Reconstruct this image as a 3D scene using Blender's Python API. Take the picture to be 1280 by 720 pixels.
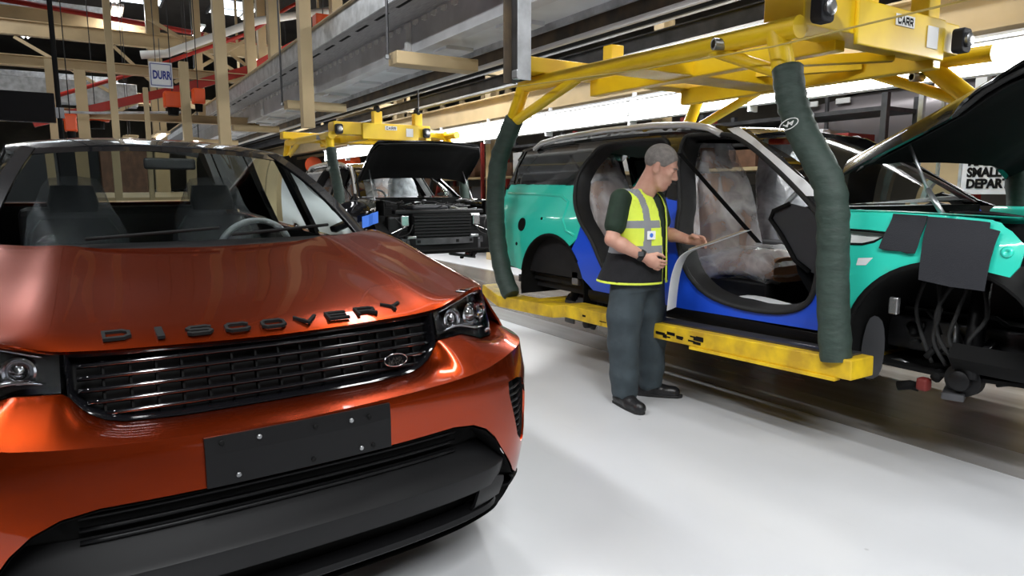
import bpy, bmesh, math, random
import numpy as np
from mathutils import Vector, Matrix, geometry
random.seed(7)
for o in list(bpy.data.objects): bpy.data.objects.remove(o)
scn = bpy.context.scene
COL = scn.collection
# ------------------------------------------------------------ camera
CAM_H = 1.444; PITCH = math.radians(8.068); AZ = math.radians(32.012); FPX = 845.94
fwd = Vector((-math.cos(AZ), math.sin(AZ), 0)); rgt = Vector((math.sin(AZ), math.cos(AZ), 0))
look = fwd*math.cos(PITCH) - Vector((0, 0, 1))*math.sin(PITCH)
upv = rgt.cross(look)
cam_d = bpy.data.cameras.new('camera'); cam = bpy.data.objects.new('camera', cam_d); COL.objects.link(cam)
cam_d.sensor_width = 36.0; cam_d.lens = FPX/1280*36.0; cam_d.clip_start = 0.05; cam_d.clip_end = 200
cam.matrix_world = Matrix((( rgt.x, upv.x, -look.x, 0), (rgt.y, upv.y, -look.y, 0), (rgt.z, upv.z, -look.z, CAM_H), (0, 0, 0, 1)))
scn.camera = cam
# ------------------------------------------------------------ world, exposure
w = bpy.data.worlds.new('world'); scn.world = w; w.use_nodes = True
w.node_tree.nodes['Background'].inputs[0].default_value = (0.80, 0.90, 1.0, 1)
w.node_tree.nodes['Background'].inputs[1].default_value = 0.12
scn.view_settings.view_transform = 'Standard'; scn.view_settings.look = 'None'
scn.view_settings.exposure = 0.08; scn.view_settings.gamma = 1.0
scn.view_settings.use_curve_mapping = False
# ------------------------------------------------------------ large lamps (rows of fluorescent battens over the line and the aisle)
def area(name, loc, sx, sy, power, col=(0.965, 0.985, 1.0), rot=(0, 0, 0)):
    d = bpy.data.lights.new(name, 'AREA'); d.shape = 'RECTANGLE'; d.size = sx; d.size_y = sy
    d.energy = power; d.color = col
    o = bpy.data.objects.new(name, d); COL.objects.link(o); o.location = loc; o.rotation_euler = rot
    return o
# light of the ceiling battens (their tubes are modelled further down at the same places)
BATTENS = [(-3.4, -1.3, 4.8, 210), (1.9, 0.3, 4.7, 420), (-3.0, 1.9, 3.7, 40), (3.2, 3.3, 4.6, 140), (2.0, 5.6, 5.0, 110), (-5.5, 5.6, 4.9, 200), (-11.5, 5.2, 4.9, 200), (-17.0, 4.6, 4.9, 220), (-13.0, -1.6, 5.6, 110), (-21.0, 1.0, 5.8, 260)]  # third added to fill the car's floor shadow, last to brighten far bays
for i, (x, y, z, p) in enumerate(BATTENS):
    area('batten_light', (x, y, z-0.06), 3.4, 0.28, p)
# the long run of strip lights beside the line
for x0 in (-2.5, -6.5, -10.5, -14.5, -18.5):
    area('strip_light', (x0, 6.40, 2.53), 3.9, 0.12, 80, (0.97, 0.99, 1.0), (math.radians(-38), 0, 0))
# ------------------------------------------------------------ helpers
def tag(o, label=None, cat=None, group=None, kind=None):
    if label: o['label'] = label
    if cat: o['category'] = cat
    if group: o['group'] = group
    if kind: o['kind'] = kind
    return o
def thing(name, label, cat, loc=(0, 0, 0), rz=0.0, group=None):
    o = bpy.data.objects.new(name, None); COL.objects.link(o)
    o.empty_display_size = 0.1
    o.location = loc; o.rotation_euler = (0, 0, rz)
    return tag(o, label, cat, group)
def copy_tree(o, parent=None):
    kids = list(o.children)
    c = o.copy(); COL.objects.link(c)
    if parent is not None: c.parent = parent
    for k in kids: copy_tree(k, c)
    return c
class MB:
    def __init__(s): s.v = []; s.f = []
    def add(s, vs, fs):
        n = len(s.v); s.v += [tuple(p) for p in vs]; s.f += [tuple(i+n for i in q) for q in fs]; return s
    def box(s, c, sz, rot=None):
        hx, hy, hz = sz[0]/2, sz[1]/2, sz[2]/2
        vs = [Vector((x, y, z)) for x in (-hx, hx) for y in (-hy, hy) for z in (-hz, hz)]
        if rot is not None:
            m = rot if isinstance(rot, Matrix) else Matrix.Rotation(rot, 3, 'Z')
            vs = [m @ p for p in vs]
        vs = [p+Vector(c) for p in vs]
        return s.add(vs, [(0, 1, 3, 2), (4, 6, 7, 5), (0, 4, 5, 1), (2, 3, 7, 6), (0, 2, 6, 4), (1, 5, 7, 3)])
    def b2(s, x0, x1, y0, y1, z0, z1): return s.box(((x0+x1)/2, (y0+y1)/2, (z0+z1)/2), (abs(x1-x0), abs(y1-y0), abs(z1-z0)))
    def beam(s, p, q, wd, ht, up=(0, 0, 1)):
        p = Vector(p); q = Vector(q); d = (q-p).normalized(); up = Vector(up)
        if abs(d.dot(up)) > 0.98: up = Vector((0, 1, 0))
        sx = d.cross(up).normalized(); uz = sx.cross(d)
        vs = []
        for e in (p, q):
            for a, b in ((-1, -1), (1, -1), (1, 1), (-1, 1)): vs.append(e+sx*a*wd/2+uz*b*ht/2)
        return s.add(vs, [(3, 2, 1, 0), (4, 5, 6, 7), (0, 1, 5, 4), (1, 2, 6, 5), (2, 3, 7, 6), (3, 0, 4, 7)])
    def ibeam(s, p, q, wd, ht, t=0.012):
        p = Vector(p); q = Vector(q); u = Vector((0, 0, 1))
        s.beam(p+u*(ht/2-t/2), q+u*(ht/2-t/2), wd, t); s.beam(p-u*(ht/2-t/2), q-u*(ht/2-t/2), wd, t)
        return s.beam(p, q, t, ht-2*t)
    def tube(s, pts, r, n=10, cap=True, closed=False):
        pts = [Vector(p) for p in pts]; m = len(pts)
        rs = r if isinstance(r, (list, tuple)) else [r]*m
        prev = None; base = len(s.v); rings = []
        for i, p in enumerate(pts):
            if closed: d = pts[(i+1) % m]-pts[i-1]
            else: d = pts[min(i+1, m-1)]-pts[max(i-1, 0)]
            d.normalize()
            if prev is None:
                a = d.cross(Vector((0, 0, 1)))
                if a.length < 1e-3: a = d.cross(Vector((0, 1, 0)))
            else: a = prev-d*prev.dot(d)
            a.normalize(); prev = a; b = d.cross(a)
            rings.append([p+(a*math.cos(2*math.pi*k/n)+b*math.sin(2*math.pi*k/n))*rs[i] for k in range(n)])
        vs = [v for rg in rings for v in rg]; fs = []
        for i in range(m if closed else m-1):
            j = (i+1) % m
            for k in range(n): fs.append((i*n+k, i*n+(k+1) % n, j*n+(k+1) % n, j*n+k))
        if cap and not closed: fs += [tuple(range(n))[::-1], tuple((m-1)*n+k for k in range(n))]
        return s.add(vs, fs)
    def lathe(s, prof, n=24, M=None, cap=True):
        vs = []; fs = []
        for r, z in prof:
            for k in range(n):
                p = Vector((r*math.cos(2*math.pi*k/n), r*math.sin(2*math.pi*k/n), z)); vs.append(M @ p if M else p)
        for i in range(len(prof)-1):
            for k in range(n): fs.append((i*n+k, i*n+(k+1) % n, (i+1)*n+(k+1) % n, (i+1)*n+k))
        if cap: fs += [tuple(range(n))[::-1], tuple((len(prof)-1)*n+k for k in range(n))]
        return s.add(vs, fs)
    def prism(s, out, d, M=None):
        """outline in local xy extruded to z=d"""
        n = len(out); vs = [Vector((x, y, 0)) for x, y in out]+[Vector((x, y, d)) for x, y in out]
        if M: vs = [M @ p for p in vs]
        fs = [tuple(range(n))[::-1], tuple(range(n, 2*n))]+[(i, (i+1) % n, n+(i+1) % n, n+i) for i in range(n)]
        return s.add(vs, fs)
    def grid(s, rows, closed_u=False):
        m = len(rows); n = len(rows[0]); vs = [p for r in rows for p in r]; fs = []
        for i in range(m-1):
            for k in range(n if closed_u else n-1): fs.append((i*n+k, i*n+(k+1) % n, (i+1)*n+(k+1) % n, (i+1)*n+k))
        return s.add(vs, fs)
    def mirror_y(s):
        n = len(s.v); s.v += [(x, -y, z) for x, y, z in s.v]; s.f += [tuple(i+n for i in q[::-1]) for q in s.f]; return s
def mesh_of(name, mb, smooth=False):
    me = bpy.data.meshes.new(name); me.from_pydata([tuple(p) for p in mb.v], [], mb.f); me.update()
    bm = bmesh.new(); bm.from_mesh(me); bmesh.ops.recalc_face_normals(bm, faces=bm.faces); bm.to_mesh(me); bm.free()
    if smooth: me.polygons.foreach_set('use_smooth', [True]*len(me.polygons)); me.update()
    return me
def obj(name, mb, mat, parent=None, smooth=False, bevel=0.0, solid=0.0, sub=0, angle=None, loc=None, rot=None, off=-1, nor=True):
    me = mesh_of(name, mb, smooth or sub > 0)
    if not nor:
        pass
    o = bpy.data.objects.new(name, me); COL.objects.link(o)
    if mat is not None: me.materials.append(MATS[mat] if isinstance(mat, str) else mat)
    if parent is not None: o.parent = parent
    if loc: o.location = loc
    if rot: o.rotation_euler = rot
    if angle and smooth: me.set_sharp_from_angle(angle=math.radians(angle))
    if sub: m = o.modifiers.new('sub', 'SUBSURF'); m.levels = sub; m.render_levels = sub
    if solid:
        m = o.modifiers.new('solid', 'SOLIDIFY'); m.thickness = solid; m.offset = off
        m = o.modifiers.new('split', 'EDGE_SPLIT'); m.split_angle = math.radians(45)
    if bevel:
        m = o.modifiers.new('bevel', 'BEVEL'); m.width = bevel; m.segments = 2; m.limit_method = 'ANGLE'; m.angle_limit = math.radians(40)
    return o
def struct(name, mb, mat, **k):
    o = obj(name, mb, mat, **k); o['kind'] = 'structure'; return o
def inpoly(x, y, P):
    c = False; j = len(P)-1
    for i in range(len(P)):
        xi, yi = P[i]; xj, yj = P[j]
        if (yi > y) != (yj > y) and x < (xj-xi)*(y-yi)/(yj-yi)+xi: c = not c
        j = i
    return c
def spline(pts, n=8, closed=False):
    """Catmull-Rom through points, n samples per span"""
    out = []; m = len(pts); D = len(pts[0])
    for i in range(m if closed else m-1):
        if closed: p = [pts[(i+k) % m] for k in (-1, 0, 1, 2)]
        else: p = [pts[max(i-1, 0)], pts[i], pts[i+1], pts[min(i+2, m-1)]]
        for k in range(n):
            t = k/n
            out.append(tuple(0.5*(2*p[1][d]+(p[2][d]-p[0][d])*t+(2*p[0][d]-5*p[1][d]+4*p[2][d]-p[3][d])*t*t+(3*p[1][d]-p[0][d]-3*p[2][d]+p[3][d])*t**3) for d in range(D)))
    if not closed: out.append(tuple(pts[-1]))
    return out
def densify(P, step):
    out = []
    for i in range(len(P)):
        a = P[i]; b = P[(i+1) % len(P)]; d = math.hypot(b[0]-a[0], b[1]-a[1]); k = max(1, int(math.ceil(d/step)))
        for j in range(k): out.append((a[0]+(b[0]-a[0])*j/k, a[1]+(b[1]-a[1])*j/k))
    return out
def panel(out, fmap, step=0.05, holes=(), mb=None):
    """triangulate a plane outline with interior points, then map (u,v) to 3D"""
    loops = [densify(out, step)]+[densify(h, step) for h in holes]
    vs = []; es = []
    for L in loops:
        n = len(vs); vs += L; es += [(n+i, n+(i+1) % len(L)) for i in range(len(L))]
    bd = np.array(vs); xs = bd[:, 0]; ys = bd[:, 1]
    gx = np.arange(xs.min()+step*.5, xs.max(), step); gy = np.arange(ys.min()+step*.5, ys.max(), step)
    for j, y in enumerate(gy):
        for x in gx+(step*.25 if j % 2 else -step*.25):
            if inpoly(x, y, loops[0]) and not any(inpoly(x, y, h) for h in loops[1:]):
                if ((bd[:, 0]-x)**2+(bd[:, 1]-y)**2).min() > (step*.55)**2: vs.append((x, y))
    r = geometry.delaunay_2d_cdt([Vector(v) for v in vs], es, [], 0, 1e-6)
    co, tr = r[0], r[2]; fs = []
    for t in tr:
        cx = sum(co[i].x for i in t)/3; cy = sum(co[i].y for i in t)/3
        if inpoly(cx, cy, loops[0]) and not any(inpoly(cx, cy, h) for h in loops[1:]): fs.append(tuple(t))
    mb = mb or MB()
    used = sorted({i for t in fs for i in t}); rm = {i: k for k, i in enumerate(used)}
    return mb.add([fmap(co[i].x, co[i].y) for i in used], [tuple(rm[i] for i in t) for t in fs])
def rrect(w_, h_, r, n=5, cx=0, cy=0):
    P = []
    for sx, sy, a0 in ((1, 1, 0), (-1, 1, 90), (-1, -1, 180), (1, -1, 270)):
        for k in range(n+1):
            a = math.radians(a0+90*k/n); P.append((cx+sx*(w_/2-r)+r*math.cos(a), cy+sy*(h_/2-r)+r*math.sin(a)))
    return P
def interp(t, ks):
    if t <= ks[0][0]: return ks[0][1]
    for (a, b), (c, d) in zip(ks, ks[1:]):
        if t <= c: return b+(d-b)*(t-a)/(c-a)
    return ks[-1][1]
def sinterp(t, ks):
    n = len(ks)
    if t <= ks[0][0]: return ks[0][1]
    if t >= ks[-1][0]: return ks[-1][1]
    for i in range(n-1):
        if t <= ks[i+1][0]:
            x0, y0 = ks[i]; x1, y1 = ks[i+1]
            m0 = (y1-ks[i-1][1])/(x1-ks[i-1][0]) if i > 0 else (y1-y0)/(x1-x0)
            m1 = (ks[i+2][1]-y0)/(ks[i+2][0]-x0) if i < n-2 else (y1-y0)/(x1-x0)
            h = x1-x0; s = (t-x0)/h
            return (2*s**3-3*s*s+1)*y0+(s**3-2*s*s+s)*h*m0+(-2*s**3+3*s*s)*y1+(s**3-s*s)*h*m1
def look_at(d, up=(0, 0, 1)):
    """3x3 with local z along d"""
    z = Vector(d).normalized(); x = Vector(up).cross(z)
    if x.length < 1e-4: x = Vector((1, 0, 0))
    x.normalize(); y = z.cross(x)
    return Matrix((x, y, z)).transposed()
def at4(loc, m3): return Matrix.Translation(Vector(loc)) @ m3.to_4x4()
# ------------------------------------------------------------ materials
MATS = {}
def mat(name, col, rough=0.5, metal=0.0, coat=0.0, noise=0.0, nscale=8.0, bump=0.0, bscale=40.0, spec=0.5, alpha=None, trans=0.0, emit=None, estr=0.0, coat_rough=0.03, stretch=None, col2=None, ior=1.45, rvar=0.0):
    m = bpy.data.materials.new(name); m.use_nodes = True; MATS[name] = m
    nt = m.node_tree; b = nt.nodes['Principled BSDF']; L = nt.links.new
    b.inputs['Base Color'].default_value = (*col, 1); b.inputs['Roughness'].default_value = rough
    b.inputs['Metallic'].default_value = metal; b.inputs['Coat Weight'].default_value = coat
    b.inputs['Coat Roughness'].default_value = coat_rough; b.inputs['Specular IOR Level'].default_value = spec
    b.inputs['IOR'].default_value = ior
    if trans: b.inputs['Transmission Weight'].default_value = trans
    if alpha is not None: b.inputs['Alpha'].default_value = alpha
    if emit: b.inputs['Emission Color'].default_value = (*emit, 1); b.inputs['Emission Strength'].default_value = estr
    if noise or bump or rvar:
        tc = nt.nodes.new('ShaderNodeTexCoord'); mp = nt.nodes.new('ShaderNodeMapping'); L(tc.outputs['Object'], mp.inputs[0])
        if stretch: mp.inputs['Scale'].default_value = stretch
    if noise:
        n = nt.nodes.new('ShaderNodeTexNoise'); n.inputs['Scale'].default_value = nscale; n.inputs['Detail'].default_value = 6
        L(mp.outputs[0], n.inputs['Vector'])
        r = nt.nodes.new('ShaderNodeValToRGB'); L(n.outputs['Fac'], r.inputs[0])
        c2 = col2 or tuple(max(0, c*(1-noise)) for c in col)
        r.color_ramp.elements[0].position = 0.35; r.color_ramp.elements[1].position = 0.68
        r.color_ramp.elements[0].color = (*c2, 1); r.color_ramp.elements[1].color = (*(col if col2 else tuple(min(1, c*(1+noise*.4)) for c in col)), 1)
        L(r.outputs[0], b.inputs['Base Color'])
    if rvar:
        n2 = nt.nodes.new('ShaderNodeTexNoise'); n2.inputs['Scale'].default_value = nscale*.7; n2.inputs['Detail'].default_value = 5
        L(mp.outputs[0], n2.inputs['Vector']); mr = nt.nodes.new('ShaderNodeMapRange')
        mr.inputs[3].default_value = max(0.02, rough-rvar); mr.inputs[4].default_value = rough+rvar
        L(n2.outputs['Fac'], mr.inputs[0]); L(mr.outputs[0], b.inputs['Roughness'])
    if bump:
        n3 = nt.nodes.new('ShaderNodeTexNoise'); n3.inputs['Scale'].default_value = bscale; n3.inputs['Detail'].default_value = 4
        L(mp.outputs[0], n3.inputs['Vector']); bp = nt.nodes.new('ShaderNodeBump'); bp.inputs['Strength'].default_value = bump; bp.inputs['Distance'].default_value = 0.02
        L(n3.outputs['Fac'], bp.inputs['Height']); L(bp.outputs[0], b.inputs['Normal'])
    return m
mat('orange_paint', (0.37, 0.036, 0.0014), 0.26, 0.95, 0.7)
mat('green_paint', (0.03, 0.66, 0.50), 0.35, 0.0, 0.8, coat_rough=0.06)
mat('blue_paint', (0.012, 0.085, 0.72), 0.35, 0.0, 0.7, coat_rough=0.06)
mat('black_paint', (0.006, 0.006, 0.007), 0.25, 0.0, 1.0)
mat('gloss_black', (0.004, 0.004, 0.005), 0.08, 0.0, 0.6)
mat('black_plastic', (0.005, 0.005, 0.0055), 0.45, spec=0.3, bump=0.05, bscale=300)
mat('matt_black', (0.003, 0.003, 0.003), 0.8, spec=0.25)
mat('dark_trim', (0.005, 0.005, 0.0055), 0.45, spec=0.3, bump=0.04, bscale=400)
mat('rubber', (0.015, 0.015, 0.015), 0.7)
mat('chrome', (0.8, 0.8, 0.82), 0.08, 1.0)
mat('steel', (0.42, 0.43, 0.44), 0.35, 0.9, noise=0.25, nscale=6, rvar=0.1)
mat('dark_steel', (0.10, 0.10, 0.105), 0.45, 0.7, noise=0.4, nscale=5)
mat('galvanised', (0.55, 0.57, 0.59), 0.38, 0.4, noise=0.3, nscale=9, rvar=0.12)
mat('glass', (0.70, 0.78, 0.76), 0.0, 0.0, trans=1.0, ior=1.02, spec=0.5)
mat('privacy_glass', (0.22, 0.25, 0.25), 0.0, 0.0, trans=1.0, ior=1.02)
mat('lens', (0.95, 0.97, 1.0), 0.0, trans=1.0, ior=1.25)
mat('reflector', (0.75, 0.76, 0.78), 0.12, 1.0)
mat('white_plastic', (0.75, 0.75, 0.73), 0.45)
mat('satin_silver', (0.80, 0.80, 0.80), 0.42, 0.5)
mat('lamp_back', (0.16, 0.165, 0.17), 0.2, 0.9)
mat('silver_metal', (0.65, 0.65, 0.66), 0.25, 0.9)
mat('yellow', (0.86, 0.59, 0.012), 0.42, coat=0.12, noise=0.14, nscale=3.5, col2=(0.76, 0.48, 0.010))
mat('yellow_worn', (0.85, 0.58, 0.014), 0.48, coat=0.1, noise=0.5, nscale=7, col2=(0.46, 0.28, 0.02))
mat('cream', (0.52, 0.40, 0.23), 0.5, noise=0.15, nscale=2.0)
mat('red_paint', (0.40, 0.022, 0.012), 0.45, noise=0.2, nscale=3)
mat('orange_machine', (0.75, 0.09, 0.015), 0.4)
mat('interior_dark', (0.012, 0.012, 0.013), 0.6, noise=0.3, nscale=10)
mat('interior_grey', (0.035, 0.036, 0.040), 0.55)
mat('tan_leather', (0.30, 0.145, 0.070), 0.5, noise=0.2, nscale=5)
mat('rust_steel', (0.17, 0.12, 0.07), 0.5, 0.5, noise=0.5, nscale=6, col2=(0.07, 0.06, 0.05))
mat('tube_light', (1, 1, 1), 0.5, emit=(1, 0.985, 0.96), estr=9.0)
mat('pad_green', (0.030, 0.050, 0.040), 0.62, noise=0.2, nscale=14, bump=0.25, bscale=18, stretch=(1, 1, 2.2))
mat('pad_black', (0.020, 0.021, 0.026), 0.8, bump=0.2, bscale=160)
mat('paper', (0.72, 0.74, 0.76), 0.6)
mat('blue_tag', (0.06, 0.20, 0.75), 0.5)
mat('white_tape', (0.86, 0.87, 0.88), 0.5)
# ============================================================ floor
def floor_material():
    m = bpy.data.materials.new('painted_concrete'); m.use_nodes = True; MATS['floor'] = m
    nt = m.node_tree; b = nt.nodes['Principled BSDF']; L = nt.links.new
    tc = nt.nodes.new('ShaderNodeTexCoord')
    n1 = nt.nodes.new('ShaderNodeTexNoise'); n1.inputs['Scale'].default_value = 0.9; n1.inputs['Detail'].default_value = 5; n1.inputs['Roughness'].default_value = 0.5
    L(tc.outputs['Object'], n1.inputs['Vector'])
    r = nt.nodes.new('ShaderNodeValToRGB'); L(n1.outputs['Fac'], r.inputs[0])
    r.color_ramp.elements[0].position = 0.15; r.color_ramp.elements[0].color = (0.49, 0.50, 0.515, 1)
    r.color_ramp.elements[1].position = 0.9; r.color_ramp.elements[1].color = (0.61, 0.615, 0.63, 1)
    # scuffs and small dark marks
    mp = nt.nodes.new('ShaderNodeMapping'); mp.inputs['Rotation'].default_value = (0, 0, 0.5); mp.inputs['Scale'].default_value = (1.2, 9, 1)
    L(tc.outputs['Object'], mp.inputs[0])
    n2 = nt.nodes.new('ShaderNodeTexNoise'); n2.inputs['Scale'].default_value = 2.2; n2.inputs['Detail'].default_value = 5
    L(mp.outputs[0], n2.inputs['Vector'])
    r2 = nt.nodes.new('ShaderNodeValToRGB'); L(n2.outputs['Fac'], r2.inputs[0])
    r2.color_ramp.elements[0].position = 0.62; r2.color_ramp.elements[0].color = (0, 0, 0, 1)
    r2.color_ramp.elements[1].position = 0.95; r2.color_ramp.elements[1].color = (0.12, 0.12, 0.12, 1)
    v = nt.nodes.new('ShaderNodeTexVoronoi'); v.inputs['Scale'].default_value = 3.0; L(tc.outputs['Object'], v.inputs['Vector'])
    r3 = nt.nodes.new('ShaderNodeValToRGB'); L(v.outputs['Distance'], r3.inputs[0])
    r3.color_ramp.elements[0].position = 0.022; r3.color_ramp.elements[0].color = (0.5, 0.5, 0.5, 1)
    r3.color_ramp.elements[1].position = 0.04; r3.color_ramp.elements[1].color = (0, 0, 0, 1)
    ad = nt.nodes.new('ShaderNodeMath'); ad.operation = 'ADD'; ad.use_clamp = True
    L(r2.outputs[0], ad.inputs[0]); L(r3.outputs[0], ad.inputs[1])
    mx = nt.nodes.new('ShaderNodeMix'); mx.data_type = 'RGBA'
    L(ad.outputs[0], mx.inputs[0]); L(r.outputs[0], mx.inputs[6]); mx.inputs[7].default_value = (0.25, 0.25, 0.26, 1)
    L(mx.outputs[2], b.inputs['Base Color'])
    mr = nt.nodes.new('ShaderNodeMapRange'); mr.inputs[3].default_value = 0.25; mr.inputs[4].default_value = 0.33
    L(n1.outputs['Fac'], mr.inputs[0]); L(mr.outputs[0], b.inputs['Roughness'])
    b.inputs['Specular IOR Level'].default_value = 0.5
floor_material()
struct('floor', MB().b2(-42, 9, -14, 26, -0.2, 0), 'floor')
# unseen dark floor patch, added to darken the parked car's bumper reflections
mat('added_dark_floor', (0.075, 0.075, 0.078), 0.35, noise=.3, nscale=1.5)
struct('trim_4', MB().b2(-.75, 8.8, -13.9, 1.15, 0, .002), 'added_dark_floor')
# worn dark running lane under the line
mat('lane', (0.20, 0.185, 0.165), 0.26, noise=0.6, nscale=1.2, stretch=(0.5, 3, 1), col2=(0.10, 0.085, 0.07))
mat('lane_grey', (0.36, 0.36, 0.365), 0.26, noise=0.45, nscale=1.0, stretch=(0.4, 3, 1), col2=(0.22, 0.21, 0.20))
# ============================================================ car surfaces (local: x forward from the bumper, y left, z up)
PLAN = [(0, 0), (-.003, .2), (-.012, .4), (-.035, .603), (-.075, .755), (-.125, .867), (-.2, .948), (-.3, .988), (-.45, 1.0), (-.8, 1.0), (-1.4, 1.0), (-2.5, 1.0), (-4.3, .99), (-5.0, .95)]
_q = [0]
for a, b in zip(PLAN, PLAN[1:]): _q.append(_q[-1]+math.dist(a, b))
_px = [(q, p[0]) for q, p in zip(_q, PLAN)]; _py = [(q, p[1]) for q, p in zip(_q, PLAN)]
def plan_pt(q):
    s = 1 if q >= 0 else -1; q = abs(q)
    x = sinterp(q, _px); y = sinterp(q, _py); e = .01
    dx = sinterp(q+e, _px)-sinterp(max(q-e, 0), _px); dy = sinterp(q+e, _py)-sinterp(max(q-e, 0), _py)
    if q < e: dx, dy = 0, 1
    l = math.hypot(dx, dy)
    return x, y*s, dy/l, -dx/l*s
def inset_b(z): return sinterp(z, [(.15, .16), (.2, .10), (.3, .045), (.4, .018), (.5, .004), (.6, 0), (.7, 0), (.76, 0), (.8, .008), (.86, .02)])
def inset_u(z, q):
    base = sinterp(abs(q), [(0, .19), (.6, .19), (.9, .160), (1.1, .118), (1.3, .065), (1.6, .03), (2, .015)])
    k = sinterp(abs(q), [(0, 1), (1.0, 1), (1.5, .5), (2, .3)])
    return base+(z-.88)*.25*k
def SB(q, z, extra=0.0):
    x, y, nx, ny = plan_pt(q); i = inset_b(z)+extra; return (x-nx*i, y-ny*i, z)
def SU(q, z, extra=0.0):
    x, y, nx, ny = plan_pt(q); i = inset_u(z, q)+extra; return (x-nx*i, y-ny*i, z)
def side_y(x, z):
    py = sinterp(-x, [(0.2, .948), (.3, .988), (.45, 1.0), (.8, 1.0), (2.5, 1.0), (4.3, .99), (4.8, .965), (5.0, .93)])
    return py-sinterp(z, [(.2, .10), (.3, .05), (.4, .025), (.55, .01), (.75, 0), (.9, .006), (1.0, .02), (1.07, .042), (1.13, .075), (1.2, .10)])-NOSE*max(0, min(1, (1.15+x)/.65))*max(0, min(1, (z-.84)/.17))
NOSE = 0.0
ZE = [(0, 1.0), (.25, 1.004), (.63, 1.018), (.79, 1.052), (.94, 1.074), (1.15, 1.075), (1.35, 1.062)]      # hood front edge height over q
ZC = [(0, .805), (.30, .805), (.45, .812), (.50, .824), (.55, .85), (.60, .905), (.75, .912), (.88, .880), (1.0, .882), (1.16, .898), (1.35, .93)]  # lower edge of grille and lamps
ZK = [(0, .788), (.38, .80), (.57, .81), (.72, .824), (.85, .85), (1.0, .868), (1.35, .90)]              # bumper crease
def ze(q): return sinterp(abs(q), ZE)
def zc(q): return interp(abs(q), ZC)
def zk(q): return sinterp(abs(q), ZK)
QE = 1.30
def hood_base(x, y):
    zc_ = sinterp(-x, [(.15, 1.005), (.26, 1.028), (.33, 1.046), (.5, 1.086), (.8, 1.148), (1.2, 1.232), (1.5, 1.262)])
    yc = .50+.10*max(0, min(1, (1.3+x)/1.0))
    ay = abs(y)
    return zc_+.010*math.exp(-((ay-yc)/.07)**2)+.006*max(0, min(1, (ay-yc)/.2))
HSW = .30
def hood_pt(u, v):
    E = SU(u*1.36, ze(u*1.36)); au = abs(u)
    Rr = (-1.13-HSW*au**2.4, u*.945)
    x = E[0]+(Rr[0]-E[0])*v; y = E[1]+(Rr[1]-E[1])*v
    # keep hood width full along its length
    z = hood_base(x, y)
    roll = .09*max(0, (au-.86)/.14)**2
    L = abs(E[0]-Rr[0])
    z0 = hood_base(E[0], E[1])
    zz = z-roll*min(1, v*6)
    return (x, y, zz-(z0-E[2])*math.exp(-v*L/.035))
def hood_mesh(nu=72, nv=36):
    rows = []
    for j in range(nv+1):
        v = (j/nv)**1.7
        rows.append([hood_pt(-1+2*i/nu, v) for i in range(nu+1)])
    return MB().grid(rows)
def arch(cx, cz, r, a0, a1, n=18): return [(cx+r*math.cos(math.radians(a0+(a1-a0)*k/n)), cz+r*math.sin(math.radians(a0+(a1-a0)*k/n))) for k in range(n+1)]
def ysgn(s): return lambda x, z: (x, s*side_y(x, z), z)
def gh_y(z): return .905-(z-1.16)*.42                     # greenhouse half width by height
def roof_z(x, y):
    return sinterp(-x, [(1.9, 1.62), (2.15, 1.695), (2.4, 1.735), (3.0, 1.772), (3.8, 1.775), (4.6, 1.745), (4.85, 1.70)])-.055*(abs(y)/.68)**2.5
def screen_pt(u, v):
    """windscreen: u -1..1 across, v 0 (cowl)..1 (header)"""
    y0 = .80*u; y1 = .595*u; x0 = -1.15-.26*abs(u)**2.2; x1 = -2.13-.10*u*u; z0 = 1.225-.01*u*u; z1 = 1.682-.03*u*u
    t = v; bow = math.sin(math.pi*t)*.035
    return (x0+(x1-x0)*t+bow*.5, y0+(y1-y0)*t, z0+(z1-z0)*t+bow)
def letter_paths():
    # extended sans letters, strokes as polylines in a 1 x 0.5 cell
    return {'D': [[(0, 0), (0, .5), (.72, .5), (.95, .38), (.95, .12), (.72, 0), (0, 0)]],
            'I': [[(.5, 0), (.5, .5)]],
            'S': [[(.95, .44), (.8, .5), (.15, .5), (0, .4), (.1, .27), (.85, .24), (.97, .12), (.82, 0), (.15, 0), (0, .07)]],
            'C': [[(.95, .42), (.8, .5), (.15, .5), (0, .38), (0, .12), (.15, 0), (.8, 0), (.95, .08)]],
            'O': [[(.15, .5), (.85, .5), (1, .38), (1, .12), (.85, 0), (.15, 0), (0, .12), (0, .38), (.15, .5)]],
            'V': [[(0, .5), (.5, 0), (1, .5)]],
            'E': [[(.97, .5), (0, .5), (0, 0), (.97, 0)], [(0, .25), (.9, .25)]],
            'R': [[(0, 0), (0, .5), (.8, .5), (.95, .42), (.95, .3), (.8, .2), (0, .2)], [(.55, .2), (.95, 0)]],
            'Y': [[(0, .5), (.5, .22), (1, .5)], [(.5, .22), (.5, 0)]]}
LET = letter_paths()
def stroke_mesh(paths, w_, place, hgt, mb=None):
    """flat strokes given thickness; place(u,v,h)->3D"""
    mb = mb or MB()
    for pth in paths:
        for (a, b) in zip(pth, pth[1:]):
            d = (b[0]-a[0], b[1]-a[1]); l = math.hypot(*d); n = (-d[1]/l*w_/2, d[0]/l*w_/2); e = (d[0]/l*w_*.45, d[1]/l*w_*.45)
            q = [(a[0]-e[0]+n[0], a[1]-e[1]+n[1]), (b[0]+e[0]+n[0], b[1]+e[1]+n[1]), (b[0]+e[0]-n[0], b[1]+e[1]-n[1]), (a[0]-e[0]-n[0], a[1]-e[1]-n[1])]
            mb.add([place(*p, 0) for p in q]+[place(*p, hgt) for p in q], [(0, 1, 2, 3), (7, 6, 5, 4), (0, 4, 5, 1), (1, 5, 6, 2), (2, 6, 7, 3), (3, 7, 4, 0)])
    return mb
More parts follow.
